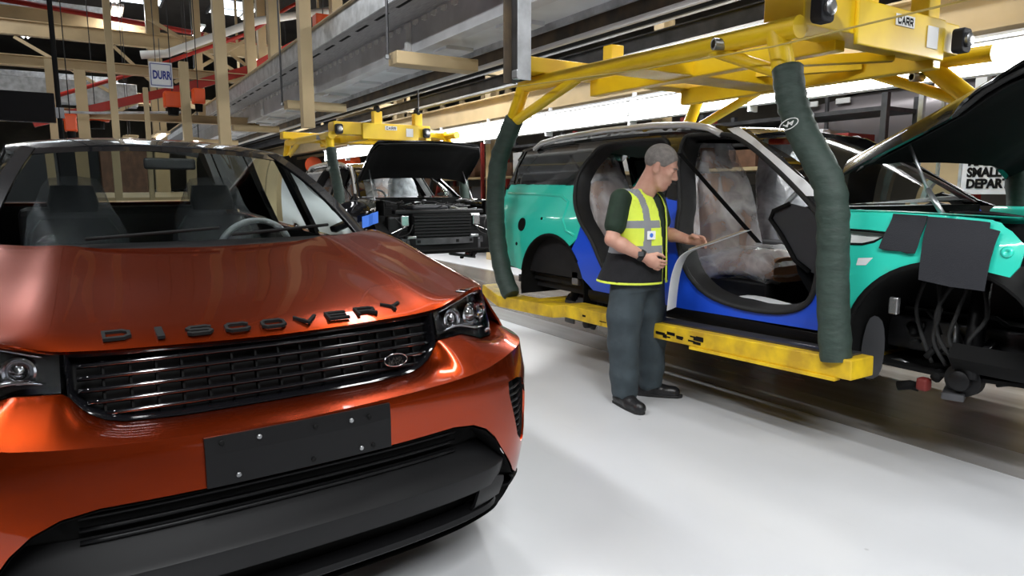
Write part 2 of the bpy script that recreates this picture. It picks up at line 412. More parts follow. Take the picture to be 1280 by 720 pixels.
def wheel(parent, x, y, s):
    M = at4((x, y, .39), look_at((0, s, 0)))
    t = obj('tyre', MB().lathe([(.24, -.12), (.33, -.135), (.375, -.12), (.39, -.08), (.39, .08), (.375, .12), (.33, .135), (.24, .12)], 36, M, cap=False), 'rubber', parent, smooth=True)
    mb = MB().lathe([(.24, -.1), (.25, .10), (.235, .115), (.22, .09), (.20, .04), (.05, .03), (.0, .03)], 30, M, cap=False)
    for k in range(5):
        a = 2*math.pi*k/5; c = Vector((math.cos(a), math.sin(a), 0))
        mb.beam(M @ (c*.03+Vector((0, 0, .09))), M @ (c*.235+Vector((0, 0, .09))), .05, .03, (0, s, 0))
    obj('rim', mb, 'silver_metal', parent, smooth=True, angle=35)
SEAT_CUSH = [(-.27, 0), (-.2, .05), (.12, .065), (.24, .04), (.26, -.03), (.22, -.09), (-.25, -.10)]
def orange_car():
    global NOSE
    NOSE = .085
    car = thing('car', 'glossy burnt orange SUV with black lettering across its hood edge', 'car', (-1.938, .494, 0), math.radians(3.264))
    # hood with nine separate letters
    obj('hood', hood_mesh(), 'orange_paint', car, smooth=True, solid=.012)
    word = 'DISCOVERY'; n = len(word)
    for i, ch in enumerate(word):
        yc = (i-(n-1)/2)*.1075
        cw = .066 if ch != 'I' else .03
        def place(u, v, h, yc=yc, cw=cw, ch=ch):
            y = yc+(u-.5)*cw*(2.2 if ch == 'I' else 1); x = -.318+v*.075*1.0-.037-.02*(yc/.43)**2
            x = -.264-.035*(yc/.43)**2 - (v-.25)*.085
            return (x+.0, y, hood_base(x, y)-.003*0+h-.004)
        obj('letter', stroke_mesh(LET[ch], .13 if ch != 'I' else .30, place, .009), 'matt_black', car)
    # bumper skin with the lower intake cut out
    half = [(0, zk(0))]+[(q, zk(q)) for q in np.arange(.1, 1.36, .1)]+[(1.40, zk(1.35)), (1.42, .75), (1.36, .55), (1.25, .42), (1.10, .33), (.96, .33), (.875, .375), (.835, .42), (.763, .502), (.72, .56), (.67, .605), (.607, .635), (.52, .648), (.36, .645), (0, .640)]
    out = half[:-1]+[half[-1]]+[(-q, z) for q, z in half[::-1][1:-1]]
    vent = [(.800, .748), (.86, .752), (.925, .735), (.985, .66), (1.01, .56), (.985, .48), (.93, .475), (.875, .52), (.835, .62), (.805, .70)]
    vl = [(-q, z) for q, z in vent]
    bp = obj('front_bumper', panel(out, lambda q, z: SB(q, z), .045, holes=(vent, vl)), 'orange_paint', car, smooth=True, solid=.008)
    for V in (vent, vl):
        mb = panel(V, lambda q, z: SB(q, z, .045), .04)
        ring = densify(V, .03)
        mb.grid([[SB(q, z, .0) for q, z in ring], [SB(q, z, .045) for q, z in ring]], True)
        vo = obj('side_vent', mb, 'matt_black', car)
        qs = sorted(q for q, z in V)
        for k in range(1, 9):
            zz = .49+.026*k*1.05
            xs = [q for q in np.arange(qs[0], qs[-1], .006) if inpoly(q, zz, V)]
            if len(xs) > 2: obj('slat', MB().tube([SB(xs[0], zz, .02), SB((xs[0]+xs[-1])/2, zz, .018), SB(xs[-1], zz, .02)], .005, 6), 'black_plastic', vo)
    # upper shelf between crease and grille / lamps
    rows = []
    qs = list(np.linspace(-1.36, 1.36, 121)); N = 14
    for j in range(N+1):
        t = j/N; row = []
        for q in qs:
            a = SB(q, zk(q)); b = SU(q, zc(q), 0)
            bul = math.sin(math.pi*t)*.012
            tt = t
            row.append((a[0]+(b[0]-a[0])*tt, a[1]+(b[1]-a[1])*tt, a[2]+(b[2]-a[2])*(tt**1.25)+bul*.9))
        rows.append(row)
    obj('bumper_top', MB().grid(rows), 'orange_paint', car, smooth=True, solid=.006)
    # grille: dark backing, frame and bars
    gout = [(q, ze(q)-.006) for q in np.linspace(-.60, .60, 41)]+[(q, zc(q)+.004) for q in np.linspace(.595, -.595, 61)]
    g = obj('grille', panel(gout, lambda q, z: SU(q, z, .05), .05), 'matt_black', car, smooth=True)
    ring = densify(gout, .03)
    obj('grille_frame', MB().grid([[SU(q, z, -.006) for q, z in ring], [SU(q*.985, z+(.9-z)*.10, .004) for q, z in ring], [SU(q*.98, z+(.9-z)*.12, .05) for q, z in ring]], True), 'gloss_black', g, smooth=True, angle=40)
    for k in range(5):
        z = .838+k*.033
        qm = .50 if k == 0 else (.545 if k == 1 else .57)
        for off, rr in ((0, .0075), ):
            obj('grille_bar', MB().tube([SU(q, z+.006*0, .012) for q in np.linspace(-qm, qm, 31)], rr, 6), 'gloss_black', g, smooth=True)
        for q in np.linspace(-qm+.03, qm-.03, 13):
            if k < 4: pass
    for q in np.linspace(-.5, .5, 15):
        obj('grille_web', MB().beam(SU(q, .835, .03), SU(q, .975, .03), .006, .02, (1, 0, 0)), 'matt_black', g)
    # oval badge with a raised script-like mark
    c = SU(.40, .868, -.008); nx = plan_pt(.40)
    Mb = at4(c, look_at((nx[2], nx[3], .25)))
    ov = [(.044*math.cos(a), .0215*math.sin(a)) for a in np.linspace(0, 2*math.pi, 33)[:-1]]
    em = obj('badge', MB().prism(ov, .006, Mb), 'gloss_black', car, bevel=.0015)
    mb = MB(); mb.tube([Mb @ Vector((x, y, .006)) for x, y in ov], .0022, 6, closed=True)
    obj('badge_rim', mb, 'chrome', em, smooth=True)
    marks = [[(-.026, .010), (-.026, -.001), (-.017, -.001)], [(-.013, -.001), (-.008, .009), (-.003, -.001)], [(.001, -.001), (.001, .009), (.008, -.001), (.008, .009)], [(.013, -.001), (.013, .009), (.021, .007), (.021, .001), (.013, -.001)],
             [(-.028, -.014), (-.028, -.005), (-.021, -.006), (-.028, -.010), (-.020, -.014)], [(-.014, -.005), (-.018, -.010), (-.013, -.014), (-.008, -.010), (-.014, -.005)], [(-.004, -.005), (-.001, -.014), (.003, -.005)], [(.016, -.005), (.008, -.005), (.008, -.014), (.016, -.014)], [(.021, -.014), (.021, -.005), (.028, -.007), (.021, -.010), (.028, -.014)]]
    obj('badge_script', stroke_mesh(marks, .0024, lambda u, v, h: tuple(Mb @ Vector((u, v, .005+h))), .003), 'chrome', em)
    # headlamps
    for s in (1, -1):
        lo = [(q, ze(q)-.008) for q in np.linspace(.615, 1.34, 26)]+[(1.34, .96)]+[(q, zc(q)+.004) for q in np.linspace(1.30, .615, 30)]
        lo = [(s*q, z) for q, z in lo]
        h = obj('headlamp', panel(lo, lambda q, z: SU(q, z, .06), .04), 'lamp_back', car, smooth=True)
        ring = densify(lo, .03)
        obj('lamp_bezel', MB().grid([[SU(q, z, .0) for q, z in ring], [SU(q, z, .06) for q, z in ring]], True), 'gloss_black', h, smooth=True)
        obj('lamp_lens', panel(lo, lambda q, z: SU(q, z, -.001), .04), 'lens', h, smooth=True)
        for q, z, r in ((.74, .967, .036), (.90, .972, .042), (1.06, .978, .036)):
            x, y, nx, ny = plan_pt(s*q); cpt = SU(s*q, z, .028)
            M = at4(cpt, look_at((nx*.8+.25, ny*.6, 0)))
            obj('lamp_projector', MB().lathe([(r*1.12, -.03), (r*1.15, .004), (r, .006), (r*.86, -.008), (r*.8, -.004), (r*.5, .010), (.001, .016)], 22, M, cap=False), 'reflector', h, smooth=True, angle=50)
        # running light blade along the lower edge, silver inner trim
        obj('light_blade', MB().tube([SU(s*q, zc(q)+.022+.02*math.sin((q-.64)*5), .015) for q in np.linspace(.66, 1.0, 14)], [.004+.006*math.sin(math.pi*k/13) for k in range(14)], 8), 'reflector', h, smooth=True)
        obj('light_hook', MB().tube([SU(s*q, z, .015) for q, z in ((1.0, .90), (1.08, .905), (1.13, .93), (1.17, .97), (1.2, 1.02), (1.21, 1.05))], .009, 8), 'reflector', h, smooth=True)
        obj('lamp_trim', MB().tube([SU(s*q, ze(q)-.022, .02) for q in np.linspace(.66, 1.25, 16)], .005, 6), 'reflector', h, smooth=True)
    # plate bracket with bolts
    pb = obj('plate_bracket', panel([(-.272, .645), (.272, .645), (.272, .786), (-.272, .786)], lambda q, z: (SB(q, z)[0]+.012, q, z), .06), 'black_plastic', car, solid=.010)
    for y, z, hole in ((-.19, .668, 0), (.02, .664, 1), (-.13, .765, 0), (-.23, .768, 1), (.03, .762, 1), (.14, .758, 0), (.17, .664, 0), (.21, .664, 1), (.20, .758, 1)):
        M = at4((SB(y, z)[0]+.013, y, z), look_at((1, 0, 0)))
        obj('bolt' if not hole else 'bolt_hole', MB().lathe([(.007, -.001), (.007, .003), (.005, .005), (.0, .005)], 12, M, cap=False), 'steel' if not hole else 'matt_black', pb, smooth=False)
    # lower intake, skid bar, lip
    io = [(0, .635)]+[(q, z-.004) for q, z in ((.36, .64), (.52, .643), (.607, .630), (.67, .60), (.72, .555), (.763, .497), (.835, .415), (.875, .37), (.96, .325))]
    io = io+[(.96, .20)]; io = io+[(-q, z) for q, z in io[::-1]]
    obj('lower_intake', panel(io, lambda q, z: SB(q, z, .10), .06), 'matt_black', car, smooth=True)
    ring = densify(io, .04)
    obj('intake_wall', MB().grid([[SB(q, z, .004) for q, z in ring], [SB(q, z, .10) for q, z in ring]], True), 'matt_black', car, smooth=True)
    for k in range(4):
        z = .60-.035*k; obj('intake_bar', MB().tube([SB(q, z, .075) for q in np.linspace(-.58, .58, 21)], .007, 6), 'black_plastic', car, smooth=True)
    def bar(qm, zs, ins, nm, mt):
        rows = []
        for z, i in zip(zs, ins):
            rows.append([SB(q, z+.0*abs(q), i+.03*max(0, (abs(q)-qm+.12)/.12)**2) for q in np.linspace(-qm, qm, 41)])
        return obj(nm, MB().grid(rows), mt, car, smooth=True, solid=.015)
    # skid bar: sloping top, upright face with a long slot below
    bar(.80, [.535, .492, .464, .456, .452, .446, .40, .372, .364], [.095, .040, .002, -.010, -.015, -.016, -.012, -.006, .02], 'skid_bar', 'dark_trim')
    for sg in (1, -1):
        e = []
        for t in np.linspace(0, 1, 8):
            e.append([SB(sg*(.655+.145*t), z, i) for z, i in ((.43-.05*t, .0), (.36, -.004), (.30, .0), (.255+.02*t, .02))])
        obj('skid_end', MB().grid(e), 'dark_trim', car, smooth=True, solid=.012)
    obj('slot_shadow_panel', MB().grid([[SB(q, z, .07) for q in np.linspace(-.68, .68, 31)] for z in (.40, .28)]), 'matt_black', car, smooth=True)
    bar(.84, [.285, .275, .255, .24, .232], [.06, .0, -.012, .0, .07], 'bumper_lip', 'black_plastic')
    bar(.96, [.262, .245, .215, .20], [.09, .055, .06, .14], 'under_tray', 'matt_black')
    for sg in (1, -1):
        obj('corner_lip', MB().grid([[SB(sg*q, z, i) for q in np.linspace(.90, 1.38, 16)] for z, i in ((.345, .012), (.33, -.006), (.30, .0), (.285, .03))]), 'black_plastic', car, smooth=True, solid=.008)
    # sides
    for s in (1, -1):
        f = [(-.46, 1.035), (-.6, 1.045), (-.9, 1.07), (-1.3, 1.095), (-1.62, 1.11), (-1.50, .75), (-1.46, .40), (-1.36, .36)]+arch(-.885, .40, .47, -5, 180)[::1]+[(-1.36, .36)]
        f = [(-.40, 1.03), (-.6, 1.045), (-.9, 1.07), (-1.3, 1.095), (-1.55, 1.11), (-1.50, .75), (-1.46, .40), (-1.40, .36), (-1.355, .40)]+arch(-.885, .40, .465, 175, 20)+[(-.405, .62), (-.385, .80), (-.38, .92)]
        obj('fender', panel(f, ysgn(s), .06), 'orange_paint', car, smooth=True, solid=.008)
        obj('arch_lining', MB().grid([[(-.885+.462*math.cos(a), s*y, .40+.462*math.sin(a)) for a in np.linspace(-.2, math.pi+.2, 24)] for y in (.985, .62)]), 'matt_black', car, smooth=True, solid=.01)
        for (xa, xb, nm) in ((-1.515, -2.56, 0), (-2.57, -3.46, 1)):
            if nm == 0: d = [(xa, 1.10), (xa+.01, .75), (xa+.06, .42), (xb, .42), (xb, 1.13), (-2.0, 1.12)]
            else: d = [(xa, 1.13), (xa, .42), (-3.18, .42)]+arch(-3.79, .40, .48, 165, 118, 8)[:6]+[(xb, .86), (xb-.02, 1.14)]
            dd = obj('door', panel(d, ysgn(s), .07), 'orange_paint', car, smooth=True, solid=.01)
            obj('door_handle', MB().box((xb+.18, s*1.012, .98), (.20, .03, .03)), 'orange_paint', dd, bevel=.01)
            z0, z1 = 1.13, 1.66
            wdw = [(xa-.06 if nm else xa-.16, z0+.01), (xb+.03, z0+.02), (xb+.05 if not nm else xb+.02, z1), (xa-.06 if nm else -2.22, z1-.0)]
            obj('door_window', panel(wdw, lambda x, z: (x, s*(gh_y(z)-.012), z), .12), 'glass', dd, smooth=True)
        rq = [(-3.49, 1.14), (-3.475, .87)]+arch(-3.79, .40, .475, 100, 10, 14)+[(-3.30+0, .40)][:0]+[(-4.6, .42), (-4.85, .55), (-4.93, .9), (-4.9, 1.16), (-4.2, 1.16)]
        obj('rear_quarter', panel(rq, ysgn(s), .08), 'orange_paint', car, smooth=True, solid=.008)
        obj('quarter_window', panel([(-3.55, 1.17), (-4.6, 1.19), (-4.5, 1.62), (-3.62, 1.66)], lambda x, z: (x, s*(gh_y(z)-.012), z), .12), 'gloss_black', car, smooth=True)
        obj('sill', MB().grid([[(x, s*y, z) for x in np.linspace(-1.36, -3.32, 14)] for y, z in ((.985, .43), (.99, .37), (.96, .31), (.8, .27))]), 'black_plastic', car, smooth=True, solid=.01)
        # pillars
        A = [(screen_pt(s*1.0, v)) for v in np.linspace(-.02, 1, 12)]
        rows = [[(x+.02, y-s*.035, z+.008), (x-.005, y+s*.02, z+.018), (x-.04, y+s*.055, z-.012), (x-.07, y+s*.045, z-.04)] for x, y, z in A]
        obj('front_pillar', MB().grid(rows), 'black_paint', car, smooth=True, solid=.02)
        for xp in (-2.56, -3.5):
            obj('pillar', MB().grid([[(x+(1.16-z)*.05, s*(gh_y(z)+.004), z) for x in (xp-.06, xp+.07)] for z in np.linspace(1.12, 1.69, 6)]), 'gloss_black', car, smooth=True, solid=.02)
        obj('pillar', MB().grid([[(x, s*(gh_y(z)+.003), z) for x in (-4.9+(z-1.1)*.2, -4.55)] for z in np.linspace(1.12, 1.69, 6)]), 'black_paint', car, smooth=True, solid=.02)
        # mirror
        m = obj('mirror', MB().lathe([(.001, -.06), (.07, -.058), (.105, -.03), (.115, .01), (.11, .055), (.10, .06), (.001, .058)], 24, Matrix.Translation((-2.10, s*1.035, 1.30)) @ Matrix.Diagonal((.75, 1.05, .82, 1)) @ look_at((-1, 0, 0)).to_4x4(), cap=False), 'gloss_black', car, smooth=True)
        obj('mirror_stalk', MB().beam((-2.06, s*.86, 1.19), (-2.09, s*.99, 1.24), .06, .04), 'gloss_black', m, bevel=.01)
    # windscreen, cowl, wipers, roof
    obj('windscreen', MB().grid([[screen_pt(u, v) for u in np.linspace(-1, 1, 33)] for v in np.linspace(0, 1, 17)]), 'glass', car, smooth=True)
    obj('cowl_panel', MB().grid([[(screen_pt(u, 0)[0]+dx, screen_pt(u, 0)[1]*1.0, screen_pt(u, 0)[2]+dz) for u in np.linspace(-1.02, 1.02, 25)] for dx, dz in ((.06, -.02), (.02, -.004), (-.03, .018), (-.06, -.05))]), 'black_plastic', car, smooth=True)
    obj('screen_border', MB().grid([[Vector(screen_pt(u, v))+Vector((.002, 0, .003)) for u in np.linspace(-1, 1, 33)] for v in (.90, 1.0)]), 'gloss_black', car, smooth=True)
    for s0 in (-.55, .12):
        obj('wiper', MB().tube([Vector(screen_pt(s0+.62*t, .03+.05*t))+Vector((.02, 0, .022)) for t in np.linspace(0, 1, 9)], .008, 6), 'matt_black', car, smooth=True)
    rr = []
    for x in (-2.12, -2.2, -2.3, -2.5, -2.8, -3.2, -3.7, -4.2, -4.6, -4.85, -4.93):
        rr.append([(x-.10*(y/.68)**2*(1 if x > -2.25 else .3), y*(.91 if x > -2.15 else 1.0), roof_z(x, y)-(0 if x > -4.9 else .06)) for y in np.linspace(-.68, .68, 25)])
    obj('roof', MB().grid(rr), 'black_paint', car, smooth=True, solid=.02)
    obj('tailgate', MB().grid([[(x, y*wd, z) for y in np.linspace(-1, 1, 13)] for x, z, wd in ((-4.965, 1.24, .87), (-4.97, 1.2, .88), (-5.0, .95, .92), (-5.02, .5, .92), (-4.9, .35, .9))]), 'orange_paint', car, smooth=True, solid=.02)
    obj('rear_window', MB().grid([[(x-.012, y*wd, z) for y in np.linspace(-1, 1, 9)] for x, z, wd in ((-4.91, 1.66, .64), (-4.965, 1.25, .86))]), 'privacy_glass', car, smooth=True)
    # interior
    obj('rear_lining', MB().grid([[(-4.86+.03*abs(y), y, z) for y in np.linspace(-.82, .82, 7)] for z in (.4, 1.22)]), 'interior_dark', car)
    for s in (1, -1): obj('door_trim', MB().grid([[(x, s*(.90-.02*(z > 1.0)), z) for x in (-1.5, -2.5, -3.5, -4.8)] for z in (.4, .9, 1.135)]), 'interior_dark', car)
    obj('dashboard', MB().grid([[(x, y, z-.03*abs(y)) for y in np.linspace(-.74, .74, 13)] for x, z in ((-1.28, 1.14), (-1.5, 1.17), (-1.72, 1.16), (-1.8, 1.08), (-1.8, .7))]), 'interior_dark', car, smooth=True)
    obj('cabin_floor', MB().b2(-1.5, -4.8, -.85, .85, .33, .38), 'interior_dark', car)
    obj('cabin_lining', MB().grid([[(x, y, roof_z(x, y)-.05) for y in np.linspace(-.6, .6, 7)] for x in (-2.2, -3.2, -4.7)]), 'interior_grey', car, smooth=True)
    for y in (.38, -.38):
        st = wrapped_seat(car, -2.50, y, 0.56, 'interior_dark', 'plastic_film_dim')
    obj('rear_bench', MB().box((-3.55, 0, .62), (.5, 1.3, .25)).box((-3.85, 0, .95), (.2, 1.3, .62)), 'interior_grey', car, bevel=.05)
    sw = obj('steering_wheel', MB().tube([(-1.93+.06*math.sin(a), .38+.185*math.cos(a), 1.10+.175*math.sin(a)) for a in np.linspace(0, 2*math.pi, 37)[:-1]], .017, 8, closed=True), 'plastic_wrap', car, smooth=True)
    obj('wheel_hub', MB().box((-1.90, .38, 1.09), (.08, .14, .11)).beam((-1.91, .2, 1.10), (-1.91, .56, 1.10), .03, .03), 'interior_grey', sw, bevel=.01)
    for s in (1, -1):
        wheel(car, -.885, s*.86, s); wheel(car, -3.79, s*.86, s)
    # blue film tab on the mirror
    obj('mirror_tab', MB().grid([[(-2.02+.015*math.sin(k*2), 1.05+.036*k, 1.225+.07*t+.010*k) for t in (0, .5, 1)] for k in range(4)]), 'blue_tag', car, solid=.003)
    obj('rear_view_mirror', MB().box((-1.98, 0, 1.58), (.03, .24, .065)), 'interior_dark', car, bevel=.012)
    NOSE = 0.0
    return car
def plastic_material(name, tint, alpha, rough=0.25):
    m = mat(name, tint, rough, alpha=alpha, bump=0.9, bscale=9, spec=0.6, noise=0.0)
    nt = m.node_tree; b = nt.nodes['Principled BSDF']
    tc = nt.nodes.new('ShaderNodeTexCoord'); n = nt.nodes.new('ShaderNodeTexNoise'); n.inputs['Scale'].default_value = 4.0; n.inputs['Detail'].default_value = 4; n.inputs['Distortion'].default_value = 0.8
    nt.links.new(tc.outputs['Object'], n.inputs['Vector'])
    mr = nt.nodes.new('ShaderNodeMapRange'); mr.inputs[1].default_value = 0.35; mr.inputs[2].default_value = 0.68; mr.inputs[3].default_value = alpha*.4; mr.inputs[4].default_value = min(1, alpha*1.4)
    nt.links.new(n.outputs['Fac'], mr.inputs[0]); nt.links.new(mr.outputs[0], b.inputs['Alpha'])
plastic_material('plastic_film', (0.80, 0.82, 0.86), 0.45)
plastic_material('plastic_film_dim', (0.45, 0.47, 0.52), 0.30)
plastic_material('plastic_film_thick', (0.72, 0.75, 0.80), 0.85)
mat('plastic_wrap', (0.30, 0.31, 0.32), 0.3, bump=.3, bscale=60)
def superell(cx, cy, rx, ry, n, k=24):
    P = []
    for i in range(k):
        a = 2*math.pi*i/k; c, s = math.cos(a), math.sin(a)
        P.append((cx+rx*math.copysign(abs(c)**n, c), cy+ry*math.copysign(abs(s)**n, s)))
    return P
def wrapped_seat(parent, x, y, z, leather='interior_grey', film='plastic_film', tilt=.22, head=True):
    """car seat facing +x: cushion, back, head rest, all in a creased film"""
    def loft(secs, n=.55): # secs: (z, cx, rx, ry) stacked up
        return [[(cx_+px, y+py, zz) for px, py in superell(0, 0, rx, ry, n)] for zz, cx_, rx, ry in secs]
    bk = [(z+.08, -.30), (z+.25, -.32), (z+.45, -.36), (z+.6, -.39), (z+.68, -.41)]
    secs = [(zz, x+cx_, .10-.03*i/4, .25-.012*i if i < 3 else .22-.05*(i-3)) for i, (zz, cx_) in enumerate(bk)]
    b = obj('seat_back', MB().grid(loft(secs), True).add([(x-.42, y, z+.70)], []), leather, parent, smooth=True)
    me = b.data
    rows = [[(x+px, y+py*w_, zz+dz*0) for px, py in ((-.3, -1), (-.3, 1))] for zz, w_, dz in ((0, 1, 0),)]
    cu = MB()
    secs2 = []
    for t in np.linspace(0, 1, 8):
        xx = x-.32+.60*t; zz = z+.04*math.sin(math.pi*t)+.03*t
        secs2.append([(xx, y+py, zz+pz) for py, pz in superell(0, 0, .26-.03*abs(t-.4), .085, .5, 20)])
    cu.grid(secs2, True); n0 = len(cu.v); 
    cu.f.append(tuple(range(20))); cu.f.append(tuple(7*20+i for i in range(20)))
    obj('seat_cushion', cu, leather, parent, smooth=True, angle=60)
    if head:
        obj('head_rest', MB().grid([[(x-.43-.02*k+px, y+py, z+.72+.05*k) for px, py in superell(0, 0, .055, .13-.012*abs(k-1), .55)] for k in range(4)], True), leather, parent, smooth=True)
    # film bag: looser, wrinkled
    rnd = random.Random(int((x+10)*100+(y+5)*37))
    def wob(a, zz): return .012*math.sin(5*a+zz*17+rnd.random()*.5)+.010*math.sin(9*a-zz*31)+.006*rnd.uniform(-1, 1)
    rows = []
    for zz, cx_, rx, ry in ((z+.02, -.29, .13, .27), (z+.16, -.30, .135, .275), (z+.3, -.325, .13, .275), (z+.45, -.35, .12, .265), (z+.58, -.38, .11, .25), (z+.68, -.40, .10, .225), (z+.76, -.43, .085, .185), (z+.85, -.45, .075, .155), (z+.91, -.46, .055, .12), (z+.925, -.46, .01, .03)):
        row = []
        for i, (px, py) in enumerate(superell(0, 0, rx, ry, .6, 40)):
            wv = 1+wob(2*math.pi*i/40, zz)/.16*.9
            row.append((x+cx_+px*wv, y+py*(1+(wv-1)*.5), zz))
        rows.append(row)
    obj('seat_film', MB().grid(rows, True), film, parent, smooth=True)
    rows = []
    for t in np.linspace(-.02, 1.04, 9):
        xx = x-.32+.60*t; zz = z+.04*math.sin(math.pi*min(1, max(0, t)))+.03*t
        k = .25 if t > 1.0 else 1
        rows.append([(xx, y+py*(1+.05*math.sin(i*2.3+t*9)), zz+pz*(1+.10*math.sin(i*1.7+t*13))*k) for i, (py, pz) in enumerate(superell(0, 0, .285, .115, .55, 32))])
    obj('cushion_film', MB().grid(rows, True), film, parent, smooth=True)
    return b
ORANGE = orange_car()
mat('box_red_dull', (0.14, 0.015, 0.012), 0.6)
# ============================================================ cars on the line (doors and bumpers still off)
def body_y(x, z): return side_y(x, z) if z < 1.16 else gh_y(z)
F_AP = [(-2.66, 1.50), (-2.56, 1.30), (-2.50, 1.17), (-2.43, .98), (-2.376, .852), (-2.294, .723), (-2.133, .617), (-1.904, .572), (-1.666, .572), (-1.502, .604), (-1.401, .666), (-1.356, .776), (-1.355, .95), (-1.375, 1.05), (-1.44, 1.165), (-1.669, 1.335), (-1.975, 1.53), (-2.172, 1.633), (-2.30, 1.672), (-2.60, 1.69), (-2.68, 1.66)]
R_AP = [(-3.70, 1.60), (-3.62, 1.665), (-3.45, 1.685), (-3.0, 1.682), (-2.86, 1.665), (-2.80, 1.58), (-2.74, 1.42), (-2.70, 1.25), (-2.66, 1.0), (-2.64, .70), (-2.70, .62), (-2.85, .58), (-3.10, .60), (-3.22, .72), (-3.36, .90), (-3.55, 1.05), (-3.72, 1.20), (-3.80, 1.38), (-3.78, 1.50)]
QGL = [(-4.82, 1.37), (-4.80, 1.68), (-4.38, 1.715), (-3.95, 1.705), (-4.02, 1.56), (-4.20, 1.40), (-4.5, 1.365)]
def smooth_loop(P, n=3): return spline(P, n, True)
def line_car(name, label, cat, loc, cols, group=None, ang=38):
    """cols: quarter, sill, fender, upper, hood"""
    cq, cs, cf, cu, ch = cols
    car = thing(name, label, cat, loc, 0, group)
    fa = smooth_loop(F_AP); ra = smooth_loop(R_AP); qg = smooth_loop(QGL, 2)
    fac = (-.70, .48, .465); rac = (-3.94, .43, .485)
    for s in (-1, 1):
        mp = lambda x, z, s=s: (x, s*body_y(x, z), z)
        # rear quarter
        rq = [(-3.40, 1.30), (-3.50, 1.33), (-3.9, 1.345), (-4.3, 1.355), (-4.86, 1.36), (-4.93, 1.15), (-4.90, .85), (-4.80, .62)]+arch(*rac, 22, 172, 20)[::-1]+[(-3.50, .70)]
        rq = [(-3.44, 1.33), (-3.9, 1.345), (-4.3, 1.355), (-4.86, 1.36), (-4.93, 1.15), (-4.90, .80), (-4.80, .60)]+arch(*rac, 165, 55, 20)+[(-3.56, .90)]
        q = obj('rear_quarter', panel(rq, mp, .055, holes=(ra,)), cq, car, smooth=True, solid=.012)
        # pressed details: filler hole, bolt hole, shoulder bead
        for (x, z, r, m_) in ((-4.43, .985, .062, 'matt_black'), (-4.12, 1.05, .014, 'matt_black'), (-4.50, .80, .016, 'matt_black')):
            obj('panel_hole', MB().lathe([(r, -.02), (r, .001), (r*.9, .003), (.001, .003)], 20, at4((x, s*(body_y(x, z)+.002), z), look_at((0, s, (body_y(x, z-.03)-body_y(x, z+.03))/.06))), cap=False), m_, q, smooth=False)
        obj('panel_bead', MB().tube([(x, s*(body_y(x, z)-.002), z) for x, z in ((-4.85, 1.27), (-4.3, 1.262), (-3.95, 1.25), (-3.82, 1.20), (-3.80, 1.05), (-3.72, .96), (-3.60, .93))], .014, 6), cq, q, smooth=True)
        obj('arch_edge', MB().tube([(x, s*body_y(x, z), z) for x, z in arch(*rac, 165, 35, 18)], .012, 6), 'matt_black', q, smooth=True)
        # sill and lower pillars
        sl = [(-3.55, .92), (-3.44, 1.33), (-2.4, 1.215), (-2.3, 1.215), (-1.42, 1.20), (-1.30, 1.02), (-1.28, .515), (-1.9, .50), (-2.5, .485), (-3.30, .47)]+arch(*rac, 18, 50, 4)
        obj('body_side', panel(sl, mp, .05, holes=(fa, ra)), cs, car, smooth=True, solid=.012)
        obj('sill_trim', MB().grid([[(x, s*y, z) for x in np.linspace(-1.28, -3.40, 15)] for y, z in ((.985, .495), (.99, .45), (.96, .40), (.82, .375))]), 'black_plastic', car, smooth=True, solid=.01)
        # upper frame: pillars and cant rail
        up = [(-3.44, 1.325), (-3.9, 1.34), (-4.3, 1.35), (-4.90, 1.355), (-4.86, 1.70), (-4.5, 1.755), (-3.8, 1.775), (-3.0, 1.772), (-2.4, 1.745), (-2.12, 1.69), (-1.80, 1.50), (-1.40, 1.235), (-1.30, 1.195), (-2.4, 1.205)]
        obj('upper_frame', panel(up, mp, .05, holes=(fa, ra, qg)), cu, car, smooth=True, solid=.014)
        obj('quarter_glass', panel(qg, lambda x, z: (x, s*(body_y(x, z)-.010), z), .08), 'gloss_black', car, smooth=True)
        for ap in (fa, ra):
            obj('door_seal', MB().tube([(x, s*(body_y(x, z)+.004), z) for x, z in ap], .017, 6, closed=True), 'rubber', car, smooth=True)
            cx = sum(p[0] for p in ap)/len(ap); cz = sum(p[1] for p in ap)/len(ap)
            ring = ap
            obj('door_frame', MB().grid([[(x, s*(body_y(x, z)), z) for x, z in ring], [(x+(cx-x)*.05, s*(body_y(x, z)-.05), z+(cz-z)*.05) for x, z in ring], [(x+(cx-x)*.06, s*(body_y(x, z)-.13), z+(cz-z)*.06) for x, z in ring]], True), 'interior_dark', car, smooth=True)
        # bright film along the front pillar
        st = [(-2.30, 1.712), (-2.20, 1.716), (-1.84, 1.508), (-1.495, 1.300), (-1.47, 1.262), (-1.545, 1.262), (-1.88, 1.478)]
        obj('pillar_film', panel(st, lambda x, z: (x, s*(body_y(x, z)+.012), z), .06), 'white_tape', car, smooth=True, solid=.006)
        # front fender
        fd = [(-1.285, 1.19), (-1.086, 1.188), (-.88, 1.178), (-.694, 1.168), (-.55, 1.158), (-.46, 1.11), (-.39, 1.05), (-.40, .96), (-.43, .911), (-.54, .93), (-.64, .945)]+arch(fac[0], fac[1], fac[2], 88, 183, 16)+[(-1.20, .46), (-1.275, .46)]
        slot = [(-1.27, 1.085), (-1.10, 1.082), (-.985, 1.076), (-1.06, 1.03), (-1.12, 1.012), (-1.27, 1.008)]
        fo = obj('fender', panel(fd, mp, .045, holes=(slot,)), cf, car, smooth=True, solid=.010)
        obj('slot_backing', panel(slot, lambda x, z: (x, s*(body_y(x, z)-.03), z), .06), 'white_plastic', fo)
        obj('slot_gap', MB().tube([(x, s*(body_y(x, z)+.001), z) for x, z in slot], .007, 5, closed=True), 'matt_black', fo, smooth=True)
